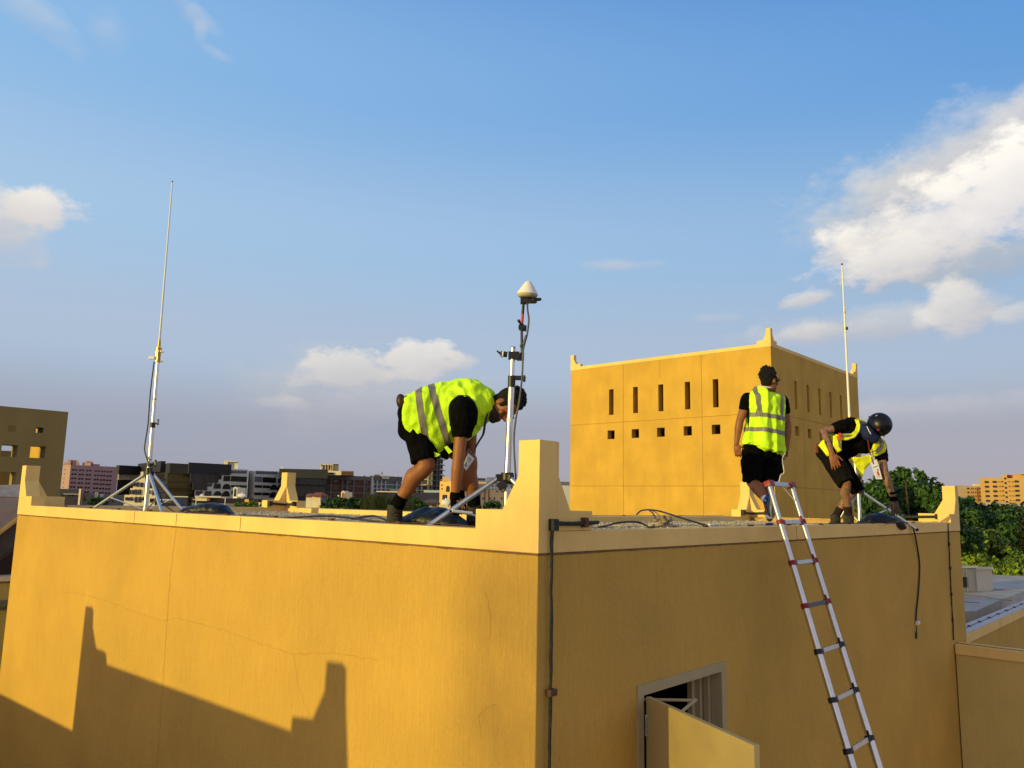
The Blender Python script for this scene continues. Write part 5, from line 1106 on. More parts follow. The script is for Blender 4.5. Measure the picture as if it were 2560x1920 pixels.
def face_parts(par, c, u, f, s=1.0):
    u = V(u).normalized(); f = (V(f) - u * V(f).dot(u)).normalized(); r = f.cross(u)
    for t in (-1, 1):
        k = MB(); k.ell(c + r * t * .033 * s + f * .086 * s + u * .017 * s, r * .014 * s, f * .010 * s, u * .008 * s, 10, 8); build(k, 'eye', HAIR, par, smooth=True)
        k = MB(); k.ell(c + r * t * .035 * s + f * .096 * s + u * .042 * s, r * .024 * s, f * .006 * s, u * .006 * s, 10, 6); build(k, 'eyebrow', HAIR, par, smooth=True)
def hair_part(par, c, u, f, s=1.0, bulk=1.0, curl=.012, seed=0, top=.0):
    u = V(u).normalized(); f = (V(f) - u * V(f).dot(u)).normalized(); r = f.cross(u); rnd = random.Random(seed); k = MB()
    k.ell(c + u * (.050 + top) * s - f * .030 * s, r * .085 * s * bulk, f * .094 * s * bulk, u * (.094 + top) * s * bulk, 20, 14)
    k.ell(c + u * (.100 + top) * s + f * .030 * s, r * .060 * s, f * .040 * s, u * .034 * s, 14, 10)
    k.ell(c - u * .01 * s - f * .055 * s, r * .070 * s, f * .050 * s, u * .060 * s, 14, 10)
    for t in (-1, 1): k.ell(c + r * t * .073 * s + u * .02 * s + f * .024 * s, r * .012 * s, f * .018 * s, u * .04 * s, 10, 8)
    for i in range(170):
        d = V((rnd.gauss(0, 1), rnd.gauss(0, 1), rnd.gauss(0, 1))).normalized()
        if d.dot(u) < -.1 or (d.dot(f) > .55 and d.dot(u) < .6): continue
        p = c + u * (.05 + top) * s - f * .030 * s + (r * d.dot(r) * .084 + f * d.dot(f) * .092 + u * d.dot(u) * (.098 + top)) * s * bulk
        k.sph(p, curl * rnd.uniform(.8, 1.5), 8, 6)
    return blob(k, 'hair', HAIR, par, voxel=.006, smooth=1)
def hand_prims(k, w, d, n, t, curl=.35, s=1.0, spread=.12, skipthumb=False):
    """w wrist, d pointing direction, n palm normal, t towards the thumb"""
    d = V(d).normalized(); n = (V(n) - d * V(n).dot(d)).normalized(); t = (V(t) - d * V(t).dot(d) - n * V(t).dot(n)).normalized()
    k.ell(w + d * .045 * s, d * .055 * s, t * .042 * s, n * .017 * s, 14, 10)
    k.ell(w + d * .005 * s, d * .03 * s, t * .028 * s, n * .02 * s, 10, 8)
    for i, (o, ln) in enumerate(((.034, .068), (.0115, .080), (-.0115, .076), (-.033, .060))):
        p = w + d * .088 * s + t * o * s; a = curl * .6; dd = (d + t * o * spread * 22).normalized(); pts = [(p - d * .02 * s, .0095 * s), (p, .0092 * s)]
        for j, q in enumerate((.45, .32, .23)):
            v = dd * math.cos(a) + n * math.sin(a); p = p + v * ln * q * s; pts.append((p, (.0088, .0082, .0072)[j] * s)); a += curl * (1 + i * .12)
        k.limb(pts, 8)
    if not skipthumb:
        p = w + d * .025 * s + t * .032 * s; v = (d * .65 + t * .65 + n * .30).normalized(); p2 = p + v * .042 * s; p3 = p2 + (v + d * .35 + n * curl * .4).normalized() * .034 * s
        k.limb([(w + d * .02 * s + t * .015 * s, .014 * s), (p, .0125 * s), (p2, .0105 * s), (p3, .0085 * s)], 8)
def shoe_prims(k, ankle, toe, up_, s=1.0, ht=.10):
    """boot / shoe from ankle joint; toe = direction of the toes"""
    toe = V(toe).normalized(); up_ = (V(up_) - toe * V(up_).dot(toe)).normalized(); r = toe.cross(up_); b = ankle - up_ * ht
    k.ell(b - toe * .045 * s + up_ * .045, toe * .058 * s, r * .042 * s, up_ * .050, 14, 10)
    k.ell(b + toe * .05 * s + up_ * .040, toe * .10 * s, r * .045 * s, up_ * .045, 14, 10)
    k.ell(b + toe * .125 * s + up_ * .032, toe * .065 * s, r * .048 * s, up_ * .036, 14, 10)
    k.loft([(b - toe * .01 * s + up_ * .03, toe * .065, r * .045), (ankle - toe * .005 + up_ * .015, toe * .052, r * .045)], 16)
def sole_part(par, ankle, toe, up_, s=1.0, ht=.10, m=SOLE):
    toe = V(toe).normalized(); up_ = (V(up_) - toe * V(up_).dot(toe)).normalized(); r = toe.cross(up_); b = ankle - up_ * ht; pts = []
    for i in range(20):
        a = 2 * math.pi * i / 20; x = math.cos(a); w_ = .050 if x > 0 else .043
        pts.append(b + toe * (.045 + x * .148) * s + r * math.sin(a) * w_ * s * (1 if x > -.2 else 1.0))
    k = MB(); k.prism([p - up_ * .006 for p in pts], up_ * .024); return build(k, 'sole', m, par, bevel=.003)
def cuff(par, name, m, a, b, r0, r1=None):
    k = MB(); k.tube([a, a.lerp(b, .5), b], [r0, ((r0 + (r1 or r0)) / 2) * 1.03, r1 or r0], 18); return build(k, name, m, par, smooth=True)
def folds(seed, amp=.010, sc_=5, ax=V((0, 0, 1)), stretch=.25):
    def fn(co, n):
        q = co - ax * co.dot(ax) * (1 - stretch); w_ = noise.noise(q * sc_ * 1.7 + V((seed * 2, 3, 0))); return co + n * (amp * .9 * (.5 - abs(w_) * 2.2) + amp * noise.noise(q * sc_ + V((seed, 0, 0))) + amp * .4 * noise.noise(co * sc_ * 2.6 + V((0, seed, 0))))
    return fn
DEP = V((0, 1, 0))

# ---------------------------------------------------------------- worker 1, bending over the sandbag
Y0 = 7.2; g = lambda u, v, dy=0: at(u, v, Y0 + dy); px = Y0 / F
p1 = thing('person', V((g(1060, 1300).x, Y0, GS)), 'man in a yellow vest and black shorts bent double over a sandbag, dark curly hair', 'person')
sh_n, el_n, wr_n = g(1160, 1022, -.20), g(1146, 1148, -.24), g(1137, 1240, -.20)
sh_f, el_f, wr_f = g(1178, 1015, .20), g(1176, 1130, .22), g(1150, 1235, .20)
hip_n, kn_n, an_n = g(1040, 1062, -.07), g(1066, 1163, -.13), g(988, 1262, -.02)
hip_f, kn_f, an_f = g(1052, 1066, .12), g(1172, 1150, .12), g(1186, 1262, .22)
HC = g(1258, 1016, -.05); HU = V((.93, -.10, .36)); HF = V((-.30, -.28, -.92))
k = MB()
head_prims(k, HC, HU, HF, 1.27)
k.limb([(g(1185, 1000), .075), (g(1222, 1014), .062), (HC - HU.normalized() * .05, .058)], 14)
k.loft([(g(1020, 1040), Z * .13, DEP * .16), (g(1060, 1030), Z * .13, DEP * .15), (g(1120, 1012), Z * .13, DEP * .17), (g(1170, 1004), Z * .13, DEP * .20), (g(1200, 1006), Z * .08, DEP * .13)], 24)
for a, b, c_, s_ in ((sh_n, el_n, wr_n, -1), (sh_f, el_f, wr_f, 1)):
    k.limb([(a, .072), (a.lerp(b, .5), .062), (b.lerp(a, .12), .056), (b, .053), (b.lerp(c_, .3), .057), (b.lerp(c_, .75), .042), (c_, .036)], 14)
hand_prims(k, wr_n, V((.15, 0, -1)), V((.2, 1, 0)), V((1, 0, 0)), .5); hand_prims(k, wr_f, V((.1, 0, -1)), V((0, -1, 0)), V((1, 0, 0)), .5)
for a, b, c_ in ((hip_n, kn_n, an_n), (hip_f, kn_f, an_f)):
    calf = (b.lerp(c_, .32)) + V((-.024, 0, .012))
    k.limb([(a, .105), (a.lerp(b, .5), .092), (b, .080), (b.lerp(c_, .12), .077), (calf, .083), (b.lerp(c_, .6), .066), (b.lerp(c_, .85), .050), (c_, .047)], 16)
body = blob(k, 'body', SKIN, p1, voxel=.0075, smooth=3)
face_parts(p1, HC, HU, HF, 1.27)
hair_part(p1, HC, HU, HF, 1.27, 1.04, .016, 4, .012)
k = MB(); uu = HU.normalized(); ff = (HF - uu * HF.dot(uu)).normalized(); rr = ff.cross(uu)
k.ell(HC - uu * .090 + ff * .036, rr * .080, ff * .092, uu * .064, 16, 12); k.ell(HC - uu * .128 + ff * .088, rr * .042, ff * .042, uu * .036, 12, 8); blob(k, 'beard', mat('beard', (.035, .018, .012), .8, scale=(50, 50, 50), bump=.6), p1, voxel=.008, smooth=2)
k = MB()
k.loft([(g(1016, 1034), Z * .145, DEP * .17), (g(1060, 1032), Z * .15, DEP * .17), (g(1120, 1030), Z * .19, DEP * .18), (g(1170, 1010), Z * .165, DEP * .22), (g(1205, 1010), Z * .11, DEP * .15), (g(1226, 1014), Z * .062, DEP * .075)], 24)
k.limb([(g(1105, 1105), .10), (g(1150, 1118), .07), (g(1085, 1120), .06)], 12)
for a, b, s_ in ((g(1159, 1030, -.20), el_n, -1), (sh_f, el_f, 1)):
    e1 = a.lerp(b, .56); k.limb([(a + V((-.005, -.02, .02)), .126), (a.lerp(b, .20) + V((.008, -.02, 0)), .116), (a.lerp(b, .38) + V((.008, 0, 0)), .096)], 16); k.tube([a.lerp(b, .25), a.lerp(b, .52) + V((.008, 0, -.01))], [.11, .086], 18)
shirt1 = blob(k, 'shirt', BLKCLOTH, p1, voxel=.010, smooth=3, fn=folds(1, .008, 9))
# vest: hangs loose below the belly
rings = [(1014, 988, 1076, .235), (1022, 984, 1088, .245), (1040, 977, 1108, .25), (1062, 967, 1130, .25), (1082, 960, 1144, .23), (1096, 956, 1140, .22), (1120, 951, 1124, .21), (1145, 948, 1109, .22), (1170, 948, 1102, .23), (1190, 950, 1090, .22), (1204, 956, 1068, .20), (1218, 966, 1058, .17), (1230, 976, 1050, .12), (1236, 985, 1040, .08)]
k = MB(); k.loft([(g(u, (a + b) / 2, 0), Z * ((b - a) / 2 * px), DEP * w_) for u, a, b, w_ in rings], 40)
vest = blob(k, 'vest', HIVIS, p1, voxel=.009, smooth=2, fn=folds(3, .020, 6, V((0, 0, 1)), .45))
def pxu(co):
    d = co; z_ = d.dot(fwd); return 1280 + F * d.dot(rt) / z_, 960 - F * d.dot(up) / z_
# reflective bands follow the cloth round the trunk: measured along the trunk axis
axb = (g(1180, 1010) - g(1025, 1033)).normalized(); o1 = g(1045, 1030)
def bandtest(off, wd, lean):
    def t(c, n):
        d = c - o1; q = d.dot(axb) - off + (d.dot(Z)) * lean; return abs(q) < wd / 2
    return t
def bandp(off, wd, lean):
    n_ = (axb + Z * lean); c0 = o1 + axb * off
    return [(c0 - axb * wd / 2, n_), (c0 + axb * wd / 2, -n_)]
band_cut(vest, 'reflective_tape', TAPE, bandp(.048, .058, .03), .004, p1); band_cut(vest, 'reflective_tape', TAPE, bandp(.192, .060, .16), .004, p1)
k = MB(); k.prism([g(1081, 1128, -.19), g(1101, 1136, -.19), g(1093, 1142, -.19), g(1089, 1143, -.19), g(1084, 1139, -.19)], DEP * .012); k.prism([g(1110, 1118, -.20), g(1117, 1114, -.20), g(1131, 1129, -.2), g(1122, 1135, -.2)], DEP * .008); build(k, 'vest_strap', HIVIS, p1)
from mathutils.bvhtree import BVHTree
def armhole(vs, sh, par, cu, cv, a0, a1, rmax=75):
    """dark trim sewn where the vest opening meets the sleeve"""
    og = ORG[vs.name]; tr = [BVHTree.FromPolygons([v.co + og for v in o.data.vertices], [tuple(p.vertices) for p in o.data.polygons]) for o in (vs, sh)]; P = []
    for i in range(41):
        a = math.radians(a0 + (a1 - a0) * i / 40)
        for r_ in range(12, rmax, 1):
            d = at(cu + r_ * math.cos(a), cv - r_ * math.sin(a), 1).normalized(); h = [t.ray_cast(V((0, 0, 0)), d) for t in tr]
            if h[0][0] is None: continue
            if h[1][0] is None or h[0][3] < h[1][3]: P.append(h[0][0] + h[0][1] * .003); break
    Q = [P[0]]
    for q in P[1:]:
        if (q - Q[-1]).length < .09: Q.append(q)
    if len(Q) > 5: k = MB(); k.tube(bez(Q[::2] + [Q[-1]], 3), .0055, 6); build(k, 'vest_piping', PIPING, par, smooth=True)
armhole(vest, shirt1, p1, 1158, 1040, -35, 215)
k = MB(); k.tube(bez([g(1014, 990, -.05), g(1013, 1030, -.19), g(1016, 1074, -.06)], 8), .006, 6); build(k, 'vest_piping', PIPING, p1, smooth=True)
# shorts
k = MB()
k.ell(g(1030, 1035), V((.135, 0, 0)), DEP * .19, Z * .165, 20, 14); k.ell(g(1016, 1062, -.03), V((.09, 0, 0)), DEP * .14, Z * .15, 16, 12)
for a, b, e in ((hip_n, kn_n, .82), (hip_f, kn_f, .62)): k.limb([(a, .130), (a.lerp(b, .4), .130), (a.lerp(b, e * .8), .122)], 18); k.tube([a.lerp(b, .4), a.lerp(b, e + .07)], [.13, .126], 20)
blob(k, 'shorts', BLKCLOTH, p1, voxel=.010, smooth=3, fn=folds(5, .010, 8))
k = MB(); k.ell(g(1003, 1004, -.10), V((.042, 0, .02)), DEP * .06, V((-.02, 0, .07)), 14, 10); blob(k, 'belt_pouch', LEATHER, p1, voxel=.007, smooth=1)
# far leg cloth seen below the vest, socks, boots, gloves
for a, c_, t in ((kn_n, an_n, 1), (kn_f, an_f, 1)):
    cuff(p1, 'sock', BLKCLOTH, c_.lerp(a, .22), c_ - Z * .04, .060, .064)
for c_, toe in ((an_n, V((.35, -.9, 0))), (an_f, V((.75, -.6, 0)))):
    c2 = V((c_.x, c_.y, GS + .13)); k = MB(); shoe_prims(k, c2, toe, Z, 1.22, .12); k.loft([(c2 - Z * .03, V((.074, 0, 0)), V((0, .070, 0))), (c2.lerp(c_, 1) + Z * .0, V((.070, 0, 0)), V((0, .068, 0)))], 16)
    bt = blob(k, 'boot', BOOT, p1, voxel=.009, smooth=2); sole_part(bt, c2, toe, Z, 1.22, .118)
    tq = toe.normalized(); rq = tq.cross(Z); k = MB()
    for i in range(5):
        b_ = c2 + tq * (.075 + i * .018) + Z * (.05 - i * .026); k.tube([b_ - rq * .05 - tq * .012, b_ + tq * .016 + Z * .008, b_ + rq * .05 - tq * .012], .005, 6)
    k.tube(bez([c2 + tq * .09 + Z * .05, c2 + tq * .15 + rq * .03 + Z * .08, c2 + tq * .13 + rq * .06 + Z * .02], 5), .004, 6); build(k, 'laces', RUBBER, bt, smooth=True)
for w_ in (wr_n, wr_f):
    k = MB(); k.tube([w_ + Z * .035, w_ - Z * .03], [.043, .048], 16); hand_prims(k, w_ - Z * .01, V((.12, 0, -1)), V((0, 1, 0)) if w_ is wr_n else V((0, -1, 0)), V((1, 0, 0)), .55, 1.16); blob(k, 'glove', BLKCLOTH, p1, voxel=.007, smooth=1)
# lanyard and badge
def ribbon(pts, wd, side_, m, name, par, th=.003):
    k = MB(); P = bez(pts, 6); side_ = V(side_).normalized(); 
    for i in range(len(P) - 1): k.prism([P[i] - side_ * wd / 2, P[i] + side_ * wd / 2, P[i + 1] + side_ * wd / 2, P[i + 1] - side_ * wd / 2], (P[i + 1] - P[i]).cross(side_).normalized() * th)
    return build(k, name, m, par)
lan = ribbon([g(1222, 1005, -.10), g(1217, 1040, -.13), g(1212, 1062, -.12), g(1208, 1085, -.06), g(1198, 1102, -.03), g(1190, 1116, 0), g(1182, 1134, 0)], .022, (1, 0, .2), BLACKP, 'lanyard', p1)
k = MB(); bd = [g(1171, 1133, -.10), g(1186, 1147, -.04), g(1166, 1176, -.06), g(1158, 1166, -.12)]; nb_ = (bd[1] - bd[0]).cross(bd[3] - bd[0]).normalized(); k.prism(bd, nb_ * .004); bdg = build(k, 'badge', PAPER, p1)
k = MB(); nn2 = nb_ if nb_.y < 0 else -nb_; o_ = nn2 * .006
def on(s_, t_): return bd[0].lerp(bd[1], s_).lerp(bd[3].lerp(bd[2], s_), t_) + o_
for (s0, s1, t0, t1) in ((.2, .8, .18, .22), (.2, .7, .30, .335), (.3, .75, .42, .45)): k.add([on(s0, t0), on(s1, t0), on(s1, t1), on(s0, t1)], [(0, 1, 2, 3)])
k.tube([on(.35 + .16 * math.cos(a), .72 + .12 * math.sin(a)) for a in [i * .55 for i in range(9)]], .004, 5); build(k, 'badge_print', PRINT, bdg)

# ---------------------------------------------------------------- worker 2, standing with his back to us
Y0 = 9.5; g2 = lambda u, v, dy=0: at(u, v, Y0 + dy); px = Y0 / F
p2 = thing('person', V((g2(1905, 1300).x, Y0, GS)), 'man seen from behind in a yellow vest and black shorts, stepping off the ladder', 'person')
SD = (rt * 1.0 + V((0, .25, 0))).normalized(); SD = (at(1963, 1045, Y0 + .05) - at(1863, 1036, Y0 - .05)).normalized(); BK = SD.cross(Z).normalized()
if BK.y > 0: BK = -BK
ls, le, lw_ = g2(1869, 997, 0), g2(1849, 1054, -.02), g2(1841, 1110, .0)
rs, re_, rw = g2(1954, 1003, .10), g2(1969, 1062, .12), g2(1967, 1122, .08)
lh, lk, la = g2(1884, 1125, 0), g2(1879, 1203, .10), g2(1916, 1252, -.22)
rh_, rk, ra_ = g2(1928, 1125, .08), g2(1920, 1215, .20), g2(1924, 1296, .22)
HC = g2(1924, 954, .0); HU = V((.02, .05, 1)); HF = V((.86, .48, -.16))
k = MB(); head_prims(k, HC, HU, HF, 1.08)
k.limb([(g2(1912, 988), .075), (g2(1914, 972), .062), (HC - Z * .03 + V((-.01, 0, 0)), .060)], 14)
k.loft([(g2(1906, 1120), SD * .17, BK * .12), (g2(1909, 1070), SD * .165, BK * .11), (g2(1912, 1020), SD * .20, BK * .12), (g2(1913, 995), SD * .19, BK * .10), (g2(1913, 982), SD * .09, BK * .06)], 24)
for a, b, c_ in ((ls, le, lw_), (rs, re_, rw)): k.limb([(a, .064), (a.lerp(b, .5), .056), (b, .047), (b.lerp(c_, .28), .050), (b.lerp(c_, .8), .034), (c_, .029)], 14)
hand_prims(k, lw_, V((.14, 0, -1)), V((.5, .9, 0)), V((.8, -.5, 0)), .28, 1.05, .10); hand_prims(k, rw, V((-.1, 0, -1)), V((-1, 0, .1)), V((0, 1, 0)), .75, 1.05)
for a, b, c_ in ((lh, lk, la), (rh_, rk, ra_)):
    mid = b.lerp(c_, .34) + V((-.01, -.03, .01))
    k.limb([(a, .105), (a.lerp(b, .5), .090), (b, .070), (b.lerp(c_, .12), .070), (mid, .076), (b.lerp(c_, .65), .058), (b.lerp(c_, .88), .044), (c_, .042)], 16)
blob(k, 'body', SKIN, p2, voxel=.008, smooth=3); face_parts(p2, HC, HU, HF, 1.08); hair_part(p2, HC, HU, HF, 1.08, 1.05, .013, 8, .012)
k = MB(); uu = HU.normalized(); ff = (HF - uu * HF.dot(uu)).normalized(); rr = ff.cross(uu); 
for t in (-1, 1): k.box(HC + rr * t * .086 + ff * .05 + uu * .026, .09, .003, .005, ax=ff, az_=uu); k.box(HC + ff * .104 + rr * t * .036 + uu * .018, .044, .003, .024, ax=rr, az_=uu)
k.box(HC + ff * .104 + uu * .028, .16, .003, .004, ax=rr, az_=uu); build(k, 'glasses', BLACKP, p2)
k = MB(); k.loft([(g2(1906, 1120), SD * .19, BK * .14), (g2(1912, 1020), SD * .215, BK * .14), (g2(1913, 995), SD * .20, BK * .12), (g2(1913, 982), SD * .11, BK * .08)], 24)
for a, b in ((ls, le), (rs, re_)): k.limb([(a, .080), (a.lerp(b, .40), .073)], 16); k.tube([a, a.lerp(b, .45)], [.078, .071], 18)
blob(k, 'shirt', BLKCLOTH, p2, voxel=.010, smooth=3, fn=folds(2, .006, 9))
k = MB(); P = []
for i in range(18): 
    a = math.pi * (i / 17); P.append(g2(1912, 971) + SD * math.cos(a) * .078 + BK * (math.sin(a) * .085) + Z * (.018 * (1 - math.sin(a))))
k.tube(P, .010, 8); build(k, 'collar', SOCKW, p2, smooth=True)
rings = [(1907, 1126, 57, .20, 9), (1907, 1112, 56.5, .195, 7), (1909, 1085, 53.5, .185, 4), (1912, 1060, 50.5, .175, 3), (1913, 1035, 49, .17, 2), (1914, 1010, 48.5, .165, 2), (1914, 996, 48, .155, 3), (1914, 988, 44, .14, 3), (1913, 981, 34, .12, 2), (1912, 975, 22, .10, 1)]
k = MB(); k.loft([(g2(u, v), SD * (w_ * px) - Z * (t_ * px), BK * d_) for u, v, w_, d_, t_ in rings], 40)
vest = blob(k, 'vest', HIVIS, p2, voxel=.009, smooth=2, fn=folds(6, .040, 5.2, Z, .12))
o2 = g2(1863, 1040); sdx = SD
def hb(v0, wd):
    c0 = g2(1863, v0); c1 = g2(1962, v0 + 12)
    def t(c, n):
        s_ = (c - c0).dot(SD); L = (c1 - c0).dot(SD); z_ = c0.z + (c1.z - c0.z) * max(0, min(1, s_ / L)) + .006 * math.sin(s_ * 14); return abs(c.z - z_) < wd / 2
    return t
def hbp(v0, wd):
    c0 = g2(1863, v0); c1 = g2(1962, v0 + 12); t_ = (c1 - c0).normalized(); n_ = BK.cross(t_).normalized(); n_ = n_ if n_.z > 0 else -n_
    return [(c0 - n_ * wd / 2, n_), (c0 + n_ * wd / 2, -n_)]
band_cut(vest, 'reflective_tape', TAPE, hbp(1038, .052), .004, p2); band_cut(vest, 'reflective_tape', TAPE, hbp(1074, .052), .004, p2)
def vbp(u0, u1):
    a0 = g2(u0, 985); a1 = g2(u1, 1040); t_ = (a1 - a0).normalized(); n_ = BK.cross(t_).normalized(); n_ = n_ if n_.dot(SD) > 0 else -n_
    c0 = g2(1863, 1038); return [(a0 - n_ * .026, n_), (a0 + n_ * .026, -n_), (g2(1910, 1041), Z), (g2(1910, 1041) + BK * -.02, BK)]
def vb(u0, u1):
    a0 = g2(u0, 985); a1 = g2(u1, 1040)
    def t(c, n):
        if c.z < g2(1900, 1036).z - .004 * 0: return False
        f_ = (a0.z - c.z) / (a0.z - a1.z); s0 = (a0 - o2).dot(SD) * (1 - f_) + (a1 - o2).dot(SD) * f_; return abs((c - o2).dot(SD) - s0) < .025
    return t
band_cut(vest, 'reflective_tape', TAPE, vbp(1880, 1881), .006, p2); band_cut(vest, 'reflective_tape', TAPE, vbp(1949, 1941), .006, p2)
k = MB(); k.ell(g2(1905, 1128, .03), SD * .19, BK * .145, Z * .12, 20, 14)
for a, b, hemv in ((lh, lk, 1205), (rh_, rk, 1206)):
    t = 1.0; k.limb([(a, .135), (a.lerp(b, .5), .125)], 18); e = a.lerp(b, .93); k.tube([a, a.lerp(b, .5), V((e.x, e.y, at(1900, hemv, e.y).z))], [.132, .125, .115], 20)
k.box(g2(1860, 1165, .02), .05, .12, .16); k.box(g2(1948, 1165, .14), .05, .12, .16)
blob(k, 'shorts', BLKCLOTH, p2, voxel=.010, smooth=3, fn=folds(8, .012, 8, Z, .4))
# lifted shoe, sole towards us; planted shoe
cuff(p2, 'sock', SOCKW, la.lerp(lk, .18), la, .043, .046); cuff(p2, 'sock', SOCKW, ra_.lerp(rk, .12), ra_, .045, .046)
def shoe(par, ank, toe, upv, s_=1.0, ht=.085):
    k = MB(); shoe_prims(k, ank, toe, upv, s_, ht); o = blob(k, 'shoe', SHOEB, par, voxel=.008, smooth=2); sole_part(o, ank, toe, upv, s_ * 1.02, ht + .002)
    u_ = (V(upv) - V(toe).normalized() * V(upv).dot(V(toe).normalized())).normalized(); r_ = V(toe).normalized().cross(u_); k = MB(); 
    for t in (-1, 1): k.ell(ank - V(toe).normalized() * .02 + r_ * t * .046 - u_ * .01, V(toe).normalized() * .010, r_ * .004, u_ * .010, 8, 6)
    build(k, 'shoe_badge', WHITEP, o, smooth=True); return o
shoe(p2, la + V((0, -.01, 0)), V((.10, .38, -.92)), V((-.62, .62, .42)), .98); shoe(p2, V((ra_.x, ra_.y, GS + .09)), V((.45, .8, 0)), Z, 1.0, .075)

# ---------------------------------------------------------------- worker 3, crouching with helmet
Y0 = 11.7; g3 = lambda u, v, dy=0: at(u, v, Y0 + dy); px = Y0 / F
p3 = thing('person', V((g3(2105, 1300).x, Y0, GS)), 'crouching man in dark helmet and open yellow vest with tattooed arms reaching for a sandbag', 'person')
rs3, re3, rw3 = g3(2108, 1066, -.02), g3(2060, 1078, -.02), g3(2080, 1134, -.34)
ls3, le3, lw3 = g3(2198, 1118, -.10), g3(2212, 1182, -.24), g3(2235, 1250, -.30)
nh, nk, na = g3(2072, 1135, -.08), g3(2115, 1206, -.36), g3(2121, 1286, -.20)
fh, fk, fa = g3(2090, 1140, .16), g3(2140, 1222, .06), g3(2088, 1286, .25)
HC = g3(2184, 1082, -.16); HU = V((.62, -.62, .45)); HF = V((.10, -.50, -.85))
k = MB(); head_prims(k, HC, HU, HF, 1.1)
k.limb([(g3(2158, 1080), .075), (g3(2170, 1080, -.08), .065), (HC, .060)], 14)
k.ell(g3(2150, 1094), V((.20, 0, -.13)), V((.10, .02, .15)) , V((0, .13, 0)), 20, 14); k.ell(g3(2110, 1112, .02), V((.15, 0, -.1)), V((.09, 0, .12)), V((0, .13, 0)), 18, 12); k.ell(g3(2078, 1128, .04), V((.13, 0, -.05)), V((.05, 0, .12)), V((0, .14, 0)), 18, 12)
for i, (a, b, c_) in enumerate(((nh, nk, na), (fh, fk, fa))):
    mid = b.lerp(c_, .34) + V((-.02, .02, 0))
    k.limb([(a, .105), (a.lerp(b, .5), .092), (b, .066), (b.lerp(c_, .12), .062), (mid, .068), (b.lerp(c_, .65), .054), (b.lerp(c_, .88), .044), (c_, .042)], 16)
body3 = None
k.limb([(rs3, .07), (re3, .05)], 12)
for a, b, c_ in ((rs3, re3, rw3), (ls3, le3, lw3)): k.limb([(a, .070), (a.lerp(b, .5), .064), (b, .054), (b.lerp(c_, .28), .057), (b.lerp(c_, .8), .040), (c_, .034)], 14)
hand_prims(k, rw3, V((.22, -.12, -1)), V((.2, 1, 0)), V((1, -.1, .1)), .12, 1.5, .16)
hand_prims(k, lw3, V((.12, 0, -1)), V((-.4, 1, 0)), V((-1, 0, 0)), .45, 1.0)
body3 = blob(k, 'body', SKIN, p3, voxel=.008, smooth=3)
# tattoos belong to the skin of arms and shins
body3.data.materials.append(TATT)
og = ORG[body3.name]; rwz = g3(2078, 1128, -.2)
for pol in body3.data.polygons:
    c_ = pol.center + og; u_, v_ = pxu(c_)
    arm = (min((c_ - re3).length, (c_ - re3.lerp(rw3, .5)).length, (c_ - rs3.lerp(re3, .6)).length) < .17 and (c_ - rw3).length > .06) or min((c_ - le3.lerp(lw3, t)).length for t in (-.3, 0, .3, .6, .9)) < .12
    shin = min((c_ - nk.lerp(na, t)).length for t in (.25, .5, .75)) < .12 or min((c_ - fk.lerp(fa, t)).length for t in (.3, .6, .9)) < .12
    if arm or shin: pol.material_index = 1
face_parts(p3, HC, HU, HF, 1.1)
k = MB()
k.ell(g3(2150, 1094), V((.235, 0, -.15)), V((.12, .02, .19)), V((0, .165, 0)), 22, 14); k.ell(g3(2115, 1112, .02), V((.18, 0, -.12)), V((.11, 0, .155)), V((0, .16, 0)), 20, 12); k.ell(g3(2100, 1124, .02), V((.17, 0, -.08)), V((.06, 0, .14)), V((0, .17, 0)), 18, 12)
k.limb([(g3(2128, 1060), .10), (rs3 + Z * .0, .108), (rs3.lerp(re3, .40), .090)], 16); k.tube([rs3, rs3.lerp(re3, .46)], [.104, .084], 18)
k.limb([(g3(2180, 1100), .10), (ls3, .105), (ls3.lerp(le3, .38), .090)], 16); k.tube([ls3, ls3.lerp(le3, .56)], [.10, .082], 18)
shirt3 = blob(k, 'shirt', BLKCLOTH, p3, voxel=.010, smooth=4, fn=folds(11, .012, 7))
k = MB(); k.ell(g3(2068, 1130, .04), V((.15, 0, -.08)), V((.07, 0, .145)), V((0, .17, 0)), 20, 14)
k.limb([(nh, .150), (nh.lerp(nk, .5), .145), (nh.lerp(nk, .80), .125)], 18); k.tube([nh.lerp(nk, .4), nh.lerp(nk, 1.04)], [.148, .128], 20)
blob(k, 'shorts', CHARCLOTH, p3, voxel=.010, smooth=3, fn=folds(12, .012, 7))
k = MB(); k.limb([(fh, .14), (fh.lerp(fk, .5), .125), (fh.lerp(fk, .85), .11)], 18); k.tube([fh.lerp(fk, .5), fh.lerp(fk, 1.10)], [.125, .105], 20); blob(k, 'shorts_leg', BLKCLOTH, p3, voxel=.010, smooth=3, fn=folds(13, .010, 8))
k = MB(); k.box(g3(2041, 1121, 0), .045, .06, .14, ax=(1, 0, -.1)); build(k, 'belt_pouch', mat('tan_leather', (.22, .07, .03), .6), p3, bevel=.008)
